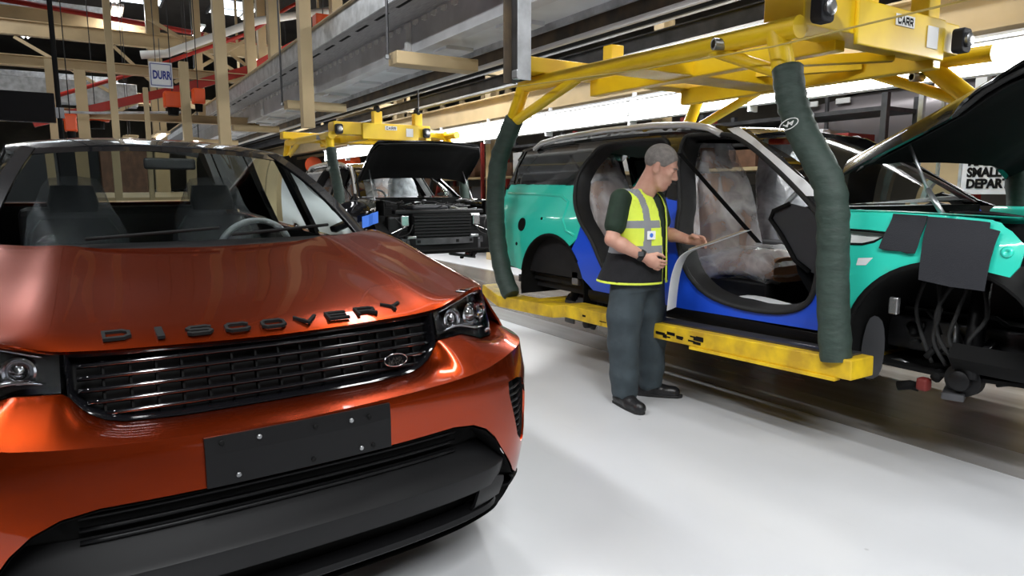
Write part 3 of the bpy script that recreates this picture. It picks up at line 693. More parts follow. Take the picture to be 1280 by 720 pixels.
        obj('arch_edge', MB().tube([(x, s*(body_y(x, z)+.002), z) for x, z in arch(fac[0], fac[1], fac[2], 70, 186, 18)], .016, 6), 'matt_black', fo, smooth=True)
        # inner fender top ledge
        obj('fender_ledge', MB().grid([[(x, s*(body_y(x, 1.15)-d), 1.185-(x+1.285)*.02*0-.03*max(0, (x+1.0)) - dz) for x in np.linspace(-1.29, -.45, 12)] for d, dz in ((.012, .0), (.05, -.004), (.12, .02), (.13, .10))]), cf, car, smooth=True)
        obj('fender_fixing', MB().lathe([(.026, 0), (.026, .006), (.018, .010), (.008, .010), (.006, .004)], 16, at4((-.455, s*body_y(-.455, 1.02), 1.02), look_at((0, s, .2)))), cf, fo, smooth=True)
        # wheel housings and running gear
        for (cx, cz, r), nm in ((fac, 'f'), (rac, 'r')):
            obj('wheel_housing', MB().grid([[(cx+r*math.cos(a), s*y, cz+r*math.sin(a)) for a in np.linspace(-.25, math.pi+.2, 24)] for y in (.985, .72, .50)]), 'matt_black', car, smooth=True, solid=.012)
            hub = obj('hub', MB().lathe([(.085, -.05), (.085, .0), (.05, .005), (.05, .04), (.03, .05), (.001, .05)], 22, at4((cx+.02, s*.76, cz-.13), look_at((0, s, 0)))), 'black_plastic', car, smooth=True, angle=40)
            obj('strut', MB().tube([(cx+.05, s*.76, cz-.12), (cx+.02, s*.64, cz+.36)], .042, 12), 'black_plastic', car, smooth=True)
            obj('control_arm', MB().beam((cx, s*.80, cz-.22), (cx-.12, s*.40, cz-.16), .10, .04).beam((cx+.1, s*.78, cz+.02), (cx+.05, s*.45, cz+.08), .05, .03), 'dark_steel', car, bevel=.008)
            if nm == 'f':
                obj('brake_caliper', MB().box((cx-.17, s*.74, cz-.20), (.06, .06, .07)), 'box_red_dull', car, bevel=.015)
                obj('brake_shield', MB().prism(spline([(-.05, -.16), (.03, -.15), (.05, .0), (.03, .15), (-.03, .16), (-.06, .0)], 3, True), .012, at4((cx-.38, s*.86, cz-.03), look_at((.35, s, 0)))), 'interior_grey', car)
                rl = random.Random(11)
                for k in range(16):
                    p0 = Vector((cx+rl.uniform(-.32, .12), s*rl.uniform(.62, .84), cz+rl.uniform(-.24, .22))); p1 = p0+Vector((rl.uniform(-.12, .12), s*rl.uniform(-.1, .1), rl.uniform(-.10, .12)))
                    obj('suspension_link', MB().tube([p0, (p0+p1)/2+Vector((.01, 0, .012)), p1], rl.choice((.010, .016, .026)), 8), rl.choice(('matt_black', 'black_plastic', 'dark_steel', 'matt_black', 'steel')), car, smooth=True)
                mb = MB()
                for k in range(5):
                    x0 = cx-.22+.07*k; mb.tube(spline([(x0, s*.72, cz+.34), (x0+.05*math.sin(k*2.), s*.78, cz+.20), (x0+.04*math.cos(k), s*.77, cz+.05), (x0+.07, s*.72, cz-.08)], 4), .011, 6)
                obj('hose_bundle', mb, 'rubber', car, smooth=True)
                obj('hose_clip', MB().box((cx-.27, s*.90, cz+.22), (.05, .03, .09)), 'silver_metal', car, bevel=.008)
            else:
                obj('hanging_plate', MB().box((cx+.10, s*.84, cz-.20), (.13, .012, .20)), 'dark_steel', car)
                obj('damper_bracket', MB().box((cx+.24, s*.88, cz+.12), (.09, .04, .12)), 'steel', car, bevel=.008)
                obj('brake_disc', MB().lathe([(.20, -.012), (.20, .012), (.07, .02), (.001, .02)], 26, at4((cx+.24, s*.74, cz-.10), look_at((.0, s*.75, .6)))), 'dark_steel', car, smooth=True, angle=40)
                obj('hanging_hose', MB().tube([(-3.33, s*.90, .46), (-3.36, s*.92, .28), (-3.42, s*.92, .16)], .025, 8), 'rubber', car, smooth=True)
        # roof rail
        obj('roof_rail', MB().tube([(x, s*.70, roof_z(x, .6)+dz) for x, dz in ((-4.62, -.01), (-4.5, .035), (-4.2, .05), (-3.6, .055), (-3.0, .055), (-2.65, .05), (-2.45, .028), (-2.34, -.01))], .024, 8), 'satin_silver', car, smooth=True)
    for s in (-1, 1):
        obj('inner_trim', panel([(-3.45, 1.62), (-4.7, 1.62), (-4.8, .55), (-3.35, .55)], lambda x, z: (x, s*(min(body_y(x, z), .96)-.06), z), .15, holes=(ra,)), 'interior_dark', car, smooth=True)
    # roof, screens
    rr = []
    for x in (-2.12, -2.2, -2.3, -2.5, -2.8, -3.2, -3.7, -4.2, -4.6, -4.85, -4.93):
        rr.append([(x-.10*(y/.68)**2*(1 if x > -2.25 else .3), y*(.93 if x > -2.15 else 1.0), roof_z(x, y)-(0 if x > -4.9 else .06)+.02) for y in np.linspace(-.68, .68, 25)])
    obj('roof', MB().grid(rr), 'black_paint', car, smooth=True, solid=.02)
    obj('roof_lining', MB().grid([[(x, y, roof_z(x, y)-.06) for y in np.linspace(-.62, .62, 7)] for x in (-2.25, -3.2, -4.6)]), 'interior_dark', car, smooth=True)
    obj('windscreen', MB().grid([[screen_pt(u, v) for u in np.linspace(-1, 1, 33)] for v in np.linspace(0, 1, 15)]), 'glass', car, smooth=True)
    bd = MB()
    for sg in (-1, 1): bd.grid([[Vector(screen_pt(sg*u, v))+Vector((.003, 0, .004)) for u in (.92, 1.02)] for v in np.linspace(0, 1, 15)])
    bd.grid([[Vector(screen_pt(u, v))+Vector((.003, 0, .004)) for u in np.linspace(-1, 1, 25)] for v in (.92, 1.01)])
    obj('screen_border', bd, 'gloss_black', car, smooth=True)
    obj('rear_screen', MB().grid([[(x, y*wd, z) for y in np.linspace(-1, 1, 9)] for x, z, wd in ((-4.90, 1.68, .64), (-4.96, 1.30, .82))]), 'gloss_black', car, smooth=True)
    obj('tailgate', MB().grid([[(x, y*wd, z) for y in np.linspace(-1, 1, 9)] for x, z, wd in ((-4.95, 1.31, .82), (-4.98, .9, .90), (-4.95, .55, .90))]), cq, car, smooth=True, solid=.02)
    # raised hood: outer skin, inner liner and stays
    Rm = Matrix.Translation((-1.52, 0, 1.25)) @ Matrix.Rotation(math.radians(-ang), 4, 'Y') @ Matrix.Translation((1.50, 0, -1.20))
    hm = hood_mesh(40, 16); hm.v = [tuple(Rm @ Vector(p)) for p in hm.v]
    hd = obj('hood', hm, ch, car, smooth=True, solid=.014)
    lin = MB(); rows = []
    for j in range(13):
        v = .04+.92*j/12; row = []
        for i in range(33):
            u = -.95+1.9*i/32; p = Vector(hood_pt(u, v)); e = min(1, min(j, 12-j)/2.5, min(i, 32-i)/4.0)
            p.z -= .02+.045*(1-e) if e < 1 else .018
            row.append(tuple(Rm @ p))
        rows.append(row)
    obj('hood_liner', lin.grid(rows), 'matt_black', hd, smooth=True, solid=.006)
    rim = [(-.93, .06), (-.93, .5), (-.90, .93), (0, .96), (.90, .93), (.93, .5), (.93, .06), (.5, .05), (0, .045), (-.5, .05)]
    obj('hood_seal', MB().tube([Rm @ (Vector(hood_pt(u, v))+Vector((0, 0, -.035))) for u, v in spline(rim, 5, True)], .013, 6, closed=True), 'rubber', hd, smooth=True)
    for s in (-1, 1):
        obj('gas_strut', MB().tube([(-.79, s*.82, 1.14), (-.90, s*.81, 1.30)], .014, 8).tube([(-.90, s*.81, 1.30), Rm @ Vector((-.93, s*.79, 1.13))], .008, 8), 'steel', car, smooth=True)
    # engine bay
    obj('bulkhead', MB().b2(-1.42, -1.38, -.86, .86, .5, 1.20), 'matt_black', car)
    obj('bay_floor', MB().b2(-1.40, -.15, -.55, .55, .45, .62), 'matt_black', car)
    obj('inner_wing', MB().grid([[(x, -.84+.0*x, z) for x in (-1.4, -.4)] for z in (1.14, .95)]), 'matt_black', car, solid=.02)
    obj('inner_wing', MB().grid([[(x, .84, z) for x in (-1.4, -.4)] for z in (1.14, .95)]), 'matt_black', car, solid=.02)
    obj('engine', MB().b2(-1.25, -.55, -.38, .38, .60, 1.02), 'black_plastic', car, bevel=.04)
    obj('engine_cover', MB().b2(-1.18, -.62, -.30, .30, 1.02, 1.09), 'interior_grey', car, bevel=.03)
    obj('battery_box', MB().b2(-1.30, -.95, .45, .78, .85, 1.10), 'black_plastic', car, bevel=.02)
    obj('coolant_tank', MB().b2(-1.0, -.75, .48, .72, .90, 1.07), 'white_plastic', car, bevel=.04)
    obj('fuse_box', MB().b2(-1.1, -.75, -.75, -.48, .92, 1.10), 'matt_black', car, bevel=.02)
    rnd = random.Random(3)
    for k in range(26):
        y0 = rnd.uniform(-.8, .8); x0 = rnd.uniform(-1.3, -.4); z0 = rnd.uniform(1.04, 1.13)
        pts = [(x0, y0, z0)]
        for j in range(4): x0 += rnd.uniform(-.1, .14); y0 = max(-.82, min(.82, y0+rnd.uniform(-.22, .22))); z0 += rnd.uniform(-.05, .05); pts.append((min(-.3, max(-1.35, x0)), y0, min(1.17, z0)))
        obj('engine_hose', MB().tube(spline(pts, 5), rnd.choice((.007, .010, .016)), 6), rnd.choice(('rubber', 'rubber', 'black_plastic', 'steel')), car, smooth=True)
    # front end without bumper
    obj('slam_panel', MB().b2(-.42, -.28, -.72, .72, .97, 1.03), 'black_plastic', car, bevel=.015)
    obj('radiator', MB().b2(-.30, -.22, -.48, .48, .52, .97), 'matt_black', car, bevel=.01)
    for k in range(9): obj('shutter_slat', MB().box((-.205, 0, .57+.045*k), (.012, .92, .030)), 'black_plastic', car)
    cb = obj('crash_beam', MB().grid([[(-.10-.10*(y/.66)**2+dx, y, z) for y in np.linspace(-.66, .66, 15)] for dx, z in ((-.05, .535), (0, .535), (0, .625), (-.05, .625))]), 'dark_steel', car, solid=.004)
    for y in (-.55, -.42, .18, .42, .55):
        obj('beam_hole', MB().box((-.098-.10*(y/.66)**2, y, .58), (.008, .045, .040)), 'matt_black', cb)
    for s in (-1, 1):
        obj('crash_can', MB().b2(-.50, -.18, s*.44, s*.58, .50, .66), 'steel', car, bevel=.01)
        obj('lamp_carrier', MB().b2(-.44, -.30, s*.50, s*.82, .70, .94), 'black_plastic', car, bevel=.03)
        obj('lamp_bracket', MB().b2(-.30, -.25, s*.52, s*.64, .80, .95).beam((-.28, s*.55, .8), (-.26, s*.8, .70), .03, .02), 'silver_metal', car, bevel=.01)
        obj('wire_loom', MB().tube(spline([(-.24, s*.75, .92), (-.16, s*.66, .80), (-.2, s*.72, .66), (-.14, s*.58, .70), (-.17, s*.5, .82)], 6), .008, 6), 'rubber', car, smooth=True)
        obj('plug', MB().box((-.20, s*.80, .62), (.05, .035, .035)), 'blue_tag', car, bevel=.006)
    obj('data_label', MB().box((-.27, .56, .955), (.004, .16, .035)), 'white_tape', car)
    obj('front_undertray', MB().grid([[(x, y, z) for x in np.linspace(-.72, .0, 8)] for y, z in ((-.80, .54), (-.84, .47), (-.78, .40), (-.5, .36))]), 'matt_black', car, smooth=True, solid=.02)
    obj('under_guard', MB().grid([[(x, y, z) for y in np.linspace(-.75, .75, 7)] for x, z in ((-.12, .46), (-.3, .40), (-.8, .36), (-1.3, .36))]), 'matt_black', car, smooth=True, solid=.02)
    [obj('front_rail', MB().b2(-1.35, -.16, s*.60, s*.46, .42, .60), 'dark_steel', car, bevel=.01) for s in (-1, 1)]
    obj('floor_pan', MB().b2(-4.75, -1.35, -.80, .80, .40, .47), 'interior_dark', car)
    obj('exhaust', MB().tube([(-1.6, -.25, .36), (-3.2, -.25, .36), (-3.6, -.35, .38), (-4.8, -.35, .40)], .04, 10), 'dark_steel', car, smooth=True)
    # cabin
    obj('dashboard', MB().grid([[(x, y, z) for y in np.linspace(-.82, .82, 13)] for x, z in ((-1.42, 1.16), (-1.56, 1.20), (-1.70, 1.19), (-1.78, 1.10), (-1.66, .98), (-1.60, .80), (-1.45, .6))]), 'interior_grey', car, smooth=True)
    for s in (-1, 1):
        de = [(-1.42, 1.10), (-1.54, 1.19), (-1.66, 1.215), (-1.77, 1.17), (-1.79, 1.12), (-1.70, 1.02), (-1.60, .88), (-1.50, .82), (-1.42, .80)]
        obj('dash_end', panel(de, lambda x, z: (x, s*.845, z), .06), 'interior_grey', car, solid=.02)
        obj('dash_rim', MB().tube([(x, s*.852, z) for x, z in de[2:8]], .014, 6), 'matt_black', car, smooth=True)
    obj('carpet', MB().b2(-4.6, -1.45, -.84, .84, .47, .53), 'interior_dark', car)
    obj('sill_paper', MB().grid([[(x, y, .60+.012*math.sin(x*9)) for x in np.linspace(-1.55, -2.02, 8)] for y in (-.86, -.74)]), 'paper', car, solid=.003)
    obj('centre_console', MB().b2(-2.55, -1.6, -.13, .13, .5, .92), 'interior_grey', car, bevel=.03)
    obj('steering_wheel', MB().tube([(-1.93+.06*math.sin(a), -.38+.185*math.cos(a), 1.13+.175*math.sin(a)) for a in np.linspace(0, 2*math.pi, 33)[:-1]], .017, 8, closed=True), 'plastic_wrap', car, smooth=True)
    wrapped_seat(car, -2.20, -.38, .74, 'tan_leather', 'plastic_film')
    wrapped_seat(car, -2.25, .38, .74, 'interior_grey', 'plastic_film_thick')
    wrapped_seat(car, -3.42, -.48, .70, 'tan_leather', 'plastic_film')
    wrapped_seat(car, -3.42, .48, .70, 'tan_leather', 'plastic_film')
    obj('seat_base', MB().b2(-2.5, -1.98, -.60, -.16, .52, .68), 'interior_dark', car, bevel=.02)
    obj('seat_base', MB().b2(-2.55, -2.0, .16, .60, .52, .68), 'interior_dark', car, bevel=.02)
    obj('seat_base', MB().b2(-3.8, -3.15, -.75, .75, .52, .64), 'interior_dark', car, bevel=.02)
    obj('seat_belt', MB().grid([[(-2.62+t*.52+dx, -.80+.25*t, 1.56-.62*t) for dx in (-.024, .024)] for t in np.linspace(0, 1, 9)]), 'matt_black', car, solid=.002)
    obj('roof_console', MB().box((-2.35, 0, 1.62), (.14, .22, .05)), 'red_paint', car, bevel=.015)
    return car
HSW = .10
GREEN = line_car('unfinished_car', 'half-built SUV body with turquoise fenders and blue sill, doors not fitted', 'car', (-.918, 4.423, .16), ('green_paint', 'blue_paint', 'green_paint', 'black_paint', 'black_paint'))
BLACK = line_car('unfinished_car', 'half-built black SUV body with raised hood and no front bumper', 'car', (-.918-7.85, 4.423, .16), ('black_paint', 'black_paint', 'black_paint', 'black_paint', 'black_paint'), ang=46)
# protective cloth pads and tape on the green fender
def fender_pad(poly, y_extra, nm, lab):
    ox, oz = poly[0]
    mb = panel(poly, lambda x, z: (x, -(body_y(x, min(z, 1.15))+y_extra+.006*math.sin(x*40)*0), z), .04)
    o = obj(nm, mb, 'pad_black', None, smooth=True, solid=.008, off=1); o.location = GREEN.location; return tag(o, lab, 'pad')
fender_pad([(-.992, 1.175), (-.826, 1.168), (-.83, 1.07), (-.838, .985), (-1.018, .998), (-1.005, 1.08)], .014, 'fender_cover', 'small black protective cloth flap on turquoise front fender')
fender_pad([(-.822, 1.165), (-.60, 1.150), (-.548, 1.145), (-.543, 1.118), (-.498, 1.108), (-.506, .98), (-.512, .842), (-.66, .845), (-.80, .862), (-.806, 1.0)], .018, 'fender_cover', 'large black protective cloth hanging over turquoise fender and wheel arch')
o = obj('paper_tag', panel([(-1.128, .940), (-1.050, .948), (-1.082, .906), (-1.134, .902)], lambda x, z: (x, -(body_y(x, z)+.003), z), .05), 'white_tape', None, solid=.002); o.location = GREEN.location
tag(o, 'small white tag stuck on turquoise fender beside the padded arm', 'tag')
# ============================================================ carriers
def arm_pad(parent, pts, r, mark=None):
    P = spline(pts, 6); n = len(P)
    mb = MB(); rs = [r*(1+.035*math.sin(i*1.9)+.02*math.sin(i*4.1)) for i in range(n)]; rs[0] *= .85; rs[-1] *= .9
    mb.tube(P, rs, 20)
    o = obj('arm_pad', mb, 'pad_green', parent, smooth=True, angle=50)
    return o, P
def carrier(label, OX):
    ox, oy = -3.7, 4.423
    c = thing('carrier', label, 'carrier', (ox, oy, 0), 0, 'overhead body carriers')
    def W(p): return (p[0]-ox, p[1]-oy, p[2])
    def T(name, segs, r, m_='yellow', n=16):
        mb = MB()
        for sg in segs: mb.tube([W(p) for p in sg], r, n)
        return obj(name, mb, m_, c, smooth=True, angle=50)
    def B(name, x0, x1, y0, y1, z0, z1, m_='yellow', bv=.008): return obj(name, MB().b2(x0-ox, x1-ox, y0-oy, y1-oy, z0, z1), m_, c, bevel=bv)
    for s, Y, dz in ((-1, 3.27, 0), (1, 5.42, .09)):
        T('side_pipe', [[(-5.05, Y, 2.35+dz), (-3.6, Y, 2.325+dz), (-2.36, Y, 2.31+dz)]], .060)
        T('rear_leg', [[(-5.03, Y, 2.35+dz), (-5.20, Y, 2.10)]], .060)
        T('leg_brace', [[(-4.20, Y, 2.33+dz), (-5.17, Y, 2.06)]], .042)
        if s < 0:
            T('front_leg', [[(-2.50, Y, 2.31), (-2.47, Y, 2.2), (-2.43, Y, 2.05)]], .062); T('leg_brace', [[(-3.02, Y, 2.315), (-2.49, Y, 2.10)]], .036)
        else:
            T('front_leg', [[(-2.86, Y, 2.44), (-2.36, Y, 1.99)]], .066); T('leg_brace', [[(-3.32, Y, 2.42), (-2.55, Y, 2.10)]], .040)
        obj('pipe_plug', MB().lathe([(.034, 0), (.034, .10), (.024, .10), (.024, .02)], 14, at4(W((-2.83, Y, 2.30)), look_at((-.35, -1, .0)))), 'steel', c, smooth=True, angle=40)
        if s < 0:
            rp = [(-5.18, 2.09), (-5.30, 1.95), (-5.45, 1.75), (-5.515, 1.5), (-5.525, 1.25), (-5.49, .97), (-5.38, .68), (-5.24, .50)]
            fp = [(-2.425, 2.12), (-2.40, 1.99), (-2.36, 1.87), (-2.30, 1.745), (-2.20, 1.595), (-2.125, 1.45), (-2.095, 1.25), (-2.08, 1.0), (-2.06, .80), (-2.03, .57)]
        else:
            rp = [(-5.18, 2.09), (-5.30, 1.95), (-5.45, 1.75), (-5.515, 1.5), (-5.525, 1.25), (-5.49, .97), (-5.38, .68), (-5.24, .50)]
            fp = [(-2.38, 2.0), (-2.27, 1.86), (-2.15, 1.6), (-2.1, 1.25), (-2.08, .9), (-2.03, .57)]
        arm_pad(c, [W((x, Y, z)) for x, z in rp], .085); pd, P = arm_pad(c, [W((x, Y, z)) for x, z in fp], .080)
        if s < 0:
            # stitched oval mark on the front pad
            cpt = W((-2.335, Y-.079, 1.80)); Mo = at4(cpt, look_at((.25, -1, .1)) @ Matrix.Rotation(math.radians(22), 3, 'Z'))
            mb = MB().tube([Mo @ Vector((.05*math.cos(a), .026*math.sin(a), .004)) for a in np.linspace(0, 2*math.pi, 25)[:-1]], .0028, 5, closed=True)
            stroke_mesh([[(-.026, .006), (-.012, -.010), (0, .012), (.012, -.010), (.026, .006)], [(-.02, -.002), (.02, .004)]], .005, lambda u, v, h: tuple(Mo @ Vector((u, v, .002+h))), .004, mb)
            obj('pad_mark', mb, 'white_plastic', pd)
        # platform rail
        yo = Y+(.06 if s < 0 else -.06)
        pr = [(-5.72, .50), (-5.42, .425), (-4.55, .455), (-4.35, .49), (-3.9, .492), (-1.92, .545)]
        mb = MB()
        for (xa, za), (xb, zb) in zip(pr, pr[1:]): mb.beam(W((xa, yo, za)), W((xb, yo, zb)), .20, .105)
        pl = obj('platform_rail', mb, 'yellow_worn', c, bevel=.006)
        mb = MB().beam(W((-3.9, yo+s*(-.02), .55)), W((-1.98, yo+s*(-.02), .603)), .13, .012)
        obj('rail_grip', mb, 'dark_steel', pl)
        if s < 0:
            obj('rail_lip', MB().beam(W((-3.0, yo-.09, .455)), W((-2.0, yo-.09, .483)), .05, .018), 'yellow_worn', pl)
            mb = MB()
            rnd = random.Random(4)
            for k in range(16):
                x = rnd.uniform(-3.3, -2.9) if k < 11 else rnd.uniform(-4.2, -2.2); mb.box(W((x, yo-.1008, .50+.027*(x+3.6)+rnd.uniform(-.03, .02))), (rnd.uniform(.02, .09), .003, rnd.uniform(.006, .022)))
            obj('scuff_mark', mb, 'matt_black', pl)['kind'] = 'stuff'
        obj('rail_roller', MB().lathe([(.035, -.03), (.035, .03)], 14, at4(W((-4.18, yo, .405)), look_at((0, 1, 0)))), 'rubber', pl, smooth=True, angle=40)
    # cross members under the body
    for x, z in ((-5.0, .44), (-2.15, .53)): B('cross_member', x-.07, x+.07, 3.33, 5.44, z-.05, z+.04, 'yellow_worn')
    for x, y in ((-4.9, 3.75), (-4.9, 5.1), (-2.2, 3.75), (-2.2, 5.1)): B('body_support', x-.03, x+.03, y-.03, y+.03, .47, .575, 'dark_steel')
    # head frame
    B('front_beam', -2.62, -2.36, 3.30, 4.92, 2.33, 2.52)
    B('front_plate', -2.36, -2.335, 3.75, 4.70, 2.27, 2.52)
    obj('front_tie', MB().beam(W((-2.55, 4.9, 2.42)), W((-2.9, 5.42, 2.42)), .14, .12), 'yellow', c)
    B('rear_beam', -4.90, -4.68, 3.10, 5.55, 2.40, 2.52)
    for y in (3.85, 4.95): B('inner_beam', -4.8, -2.5, y-.05, y+.05, 2.27, 2.42)
    obj('diagonal_brace', MB().beam(W((-4.6, 3.9, 2.36)), W((-3.0, 4.9, 2.36)), .08, .06).beam(W((-3.4, 3.9, 2.33)), W((-2.6, 4.6, 2.33)), .08, .06), 'yellow', c)
    B('gusset', -3.9, -3.6, 3.32, 4.9, 2.28, 2.38)
    for y in (4.05, 4.75):
        B('trolley_arm', -2.56, -2.44, y-.07, y+.07, 2.50, 2.72)
        obj('trolley_wheel', MB().lathe([(.07, -.03), (.075, 0), (.07, .03)], 18, at4(W((-2.5, y, 2.74)), look_at((0, 1, 0)))), 'rubber', c, smooth=True, angle=40)
        B('trolley_arm', -4.85, -4.73, y-.07, y+.07, 2.50, 2.72)
    # buffers on the front corners
    for y in (3.36, 4.82):
        bf = obj('buffer', MB().prism(rrect(.115, .15, .03), .07, at4(W((-2.33, y, 2.40)), look_at((1, 0, 0)))), 'pad_black', c, bevel=.008)
        obj('buffer_core', MB().lathe([(.045, 0), (.045, .02), (.03, .03), (.015, .03)], 16, at4(W((-2.262, y, 2.40)), look_at((1, 0, 0)))), 'steel', bf, smooth=True, angle=40)
    B('data_plate', -2.333, -2.328, 4.48, 4.60, 2.33, 2.46, 'white_tape', 0)
    pl = B('name_plate', -2.333, -2.328, 4.12, 4.32, 2.42, 2.485, 'white_plastic', 0)
    tx = {'C': LET['C'], 'A': [[(0, 0), (.5, .5), (1, 0)], [(.2, .18), (.8, .18)]], 'R': LET['R'], 'Y': LET['Y']}
    mb = MB()
    for i, chh in enumerate('CARRY'[:4]):
        stroke_mesh(tx[chh], .16, lambda u, v, h, i=i: W((-2.329+h, 4.14+i*.043+u*.030, 2.434+v*.07)), .003, mb)
    obj('name_text', mb, 'matt_black', pl)
    return c
CAR1 = carrier('yellow overhead carrier with green padded arms holding the turquoise and blue body', 0)
CAR2 = copy_tree(CAR1); CAR2.location.x -= 8.06
tag(CAR2, 'yellow overhead carrier with green padded arms holding the black body', 'carrier')
# ============================================================ worker (distance-field surfaces turned into meshes)
class Field:
    def __init__(s, lo, hi, h):
        s.lo = np.array(lo, float); s.h = h; s.n = np.ceil((np.array(hi)-s.lo)/h).astype(int)+1
        s.d = np.full(tuple(s.n), .08, np.float32)
    def win(s, lo, hi):
        a = np.maximum(0, np.floor((np.array(lo)-s.lo)/s.h).astype(int)); b = np.minimum(s.n, np.ceil((np.array(hi)-s.lo)/s.h).astype(int)+1)
        if (b <= a).any(): return None
        ax = [s.lo[i]+s.h*np.arange(a[i], b[i]) for i in range(3)]
        return tuple(slice(a[i], b[i]) for i in range(3)), np.meshgrid(*ax, indexing='ij')
    def put(s, fn, lo, hi, k=.012, op='u', m=.05):
        w_ = s.win(np.array(lo)-m, np.array(hi)+m)
        if w_ is None: return s
        sl, (X, Y, Z) = w_; d = fn(X, Y, Z).astype(np.float32); o = s.d[sl]
        if op == 'u':
            if k > 0:
                hh = np.clip(.5+.5*(o-d)/k, 0, 1); s.d[sl] = o+(d-o)*hh-k*hh*(1-hh)
            else: s.d[sl] = np.minimum(o, d)
        elif op == 's': s.d[sl] = np.maximum(o, -d)
        elif op == 'i': s.d[sl] = np.maximum(o, d)
        return s
    def cone(s, a, b, ra, rb, k=.012, op='u'):
        a = np.array(a, float); b = np.array(b, float); ab = b-a; L2 = max(1e-9, ab@ab)
        def fn(X, Y, Z):
            t = np.clip(((X-a[0])*ab[0]+(Y-a[1])*ab[1]+(Z-a[2])*ab[2])/L2, 0, 1)
            return np.sqrt((X-a[0]-ab[0]*t)**2+(Y-a[1]-ab[1]*t)**2+(Z-a[2]-ab[2]*t)**2)-(ra+(rb-ra)*t)
        r = max(ra, rb); return s.put(fn, np.minimum(a, b)-r, np.maximum(a, b)+r, k, op)
    def ell(s, c, r, M=None, k=.012, op='u'):
        c = np.array(c, float); r = np.array(r, float); Mt = np.array(M) if M is not None else np.eye(3)
        def fn(X, Y, Z):
            dx, dy, dz = X-c[0], Y-c[1], Z-c[2]
            q = [(Mt[0, i]*dx+Mt[1, i]*dy+Mt[2, i]*dz)/r[i] for i in range(3)]
            k0 = np.sqrt(q[0]**2+q[1]**2+q[2]**2)+1e-9
            k1 = np.sqrt((q[0]/r[0])**2+(q[1]/r[1])**2+(q[2]/r[2])**2)+1e-9
            return k0*(k0-1)/k1
        R_ = r.max(); return s.put(fn, c-R_, c+R_, k, op)
    def chain(s, pts, rs, k=.008):
        for (a, b), (ra, rb) in zip(zip(pts, pts[1:]), zip(rs, rs[1:])): s.cone(a, b, ra, rb, k)
        return s
    def mesh(s):
        d = s.d; sg = d < 0; h = s.h
        idx = -np.ones(tuple(s.n-1), np.int64)
        c = sum(sg[i:i+s.n[0]-1, j:j+s.n[1]-1, k:k+s.n[2]-1].astype(np.int8) for i in (0, 1) for j in (0, 1) for k in (0, 1))
        act = np.argwhere((c > 0) & (c < 8)); idx[act[:, 0], act[:, 1], act[:, 2]] = np.arange(len(act))
        acc = np.zeros((len(act), 3)); cnt = np.zeros(len(act))
        E = [((i, j, k), ax) for ax in range(3) for i in (0, 1) for j in (0, 1) for k in (0, 1) if (i, j, k)[ax] == 0]
        for o, ax in E:
            o = np.array(o); e = np.zeros(3, int); e[ax] = 1
            p = act+o; q = p+e
            dp = d[p[:, 0], p[:, 1], p[:, 2]]; dq = d[q[:, 0], q[:, 1], q[:, 2]]
            m = (dp < 0) != (dq < 0); t = np.where(m, dp/np.where(m, dp-dq, 1), 0)
            pt = o+np.outer(t, e); acc[m] += pt[m]; cnt[m] += 1
        V = s.lo+h*(act+acc/cnt[:, None])
        F = []
        for ax in range(3):
            u, v = (ax+1) % 3, (ax+2) % 3
            sl0 = [slice(None)]*3; sl1 = [slice(None)]*3; sl0[ax] = slice(0, -1); sl1[ax] = slice(1, None)
            a = sg[tuple(sl0)]; b = sg[tuple(sl1)]
            P = np.argwhere(a != b); P = P[(P[:, u] > 0) & (P[:, v] > 0) & (P[:, u] < s.n[u]-1) & (P[:, v] < s.n[v]-1)]
            fl = a[P[:, 0], P[:, 1], P[:, 2]]
            def cell(du, dv):
                Q = P.copy(); Q[:, u] -= du; Q[:, v] -= dv; return idx[Q[:, 0], Q[:, 1], Q[:, 2]]
            q = np.stack([cell(0, 0), cell(1, 0), cell(1, 1), cell(0, 1)], 1); q[~fl] = q[~fl][:, ::-1]; F.append(q)
        return V, np.concatenate(F)
def field_obj(name, fld, mats, parent, pick=None, smooth_it=2):
    V, F = fld.mesh()
    # light Laplacian smoothing
    for _ in range(smooth_it):
        S = np.zeros_like(V); N = np.zeros(len(V))
        for a, b in ((0, 1), (1, 2), (2, 3), (3, 0)):
            np.add.at(S, F[:, a], V[F[:, b]]); np.add.at(S, F[:, b], V[F[:, a]]); np.add.at(N, F[:, a], 1); np.add.at(N, F[:, b], 1)
        V = V*.5+.5*S/np.maximum(N, 1)[:, None]
    me = bpy.data.meshes.new(name); me.from_pydata(V.tolist(), [], F.tolist()); me.update()
    me.polygons.foreach_set('use_smooth', [True]*len(F))
    for m_ in (mats if isinstance(mats, (list, tuple)) else [mats]): me.materials.append(MATS[m_])
    if pick is not None:
        C_ = V[F].mean(1); me.polygons.foreach_set('material_index', pick(C_).astype(np.int32).tolist())
    o = bpy.data.objects.new(name, me); COL.objects.link(o); o.parent = parent; return o
mat('skin', (0.62, 0.36, 0.27), 0.5, noise=0.12, nscale=14, col2=(0.52, 0.26, 0.19))
mat('hair_grey', (0.23, 0.21, 0.195), 0.7, noise=0.25, nscale=40, bump=.5, bscale=220)
mat('hivis', (0.78, 0.93, 0.09), 0.6, emit=(0.72, 0.90, 0.02), estr=0.0, noise=.08, nscale=10)
mat('reflective', (0.30, 0.31, 0.33), 0.45, 0.2)
mat('vest_black', (0.010, 0.010, 0.012), 0.85, noise=.3, nscale=16, bump=.3, bscale=14)
mat('shirt_green', (0.012, 0.030, 0.016), 0.8, noise=.3, nscale=12, bump=.3, bscale=16)
mat('trouser_grey', (0.042, 0.058, 0.068), 0.8, noise=.25, nscale=9, bump=.55, bscale=9)
mat('shoe_black', (0.012, 0.012, 0.013), 0.35, bump=.2, bscale=40)
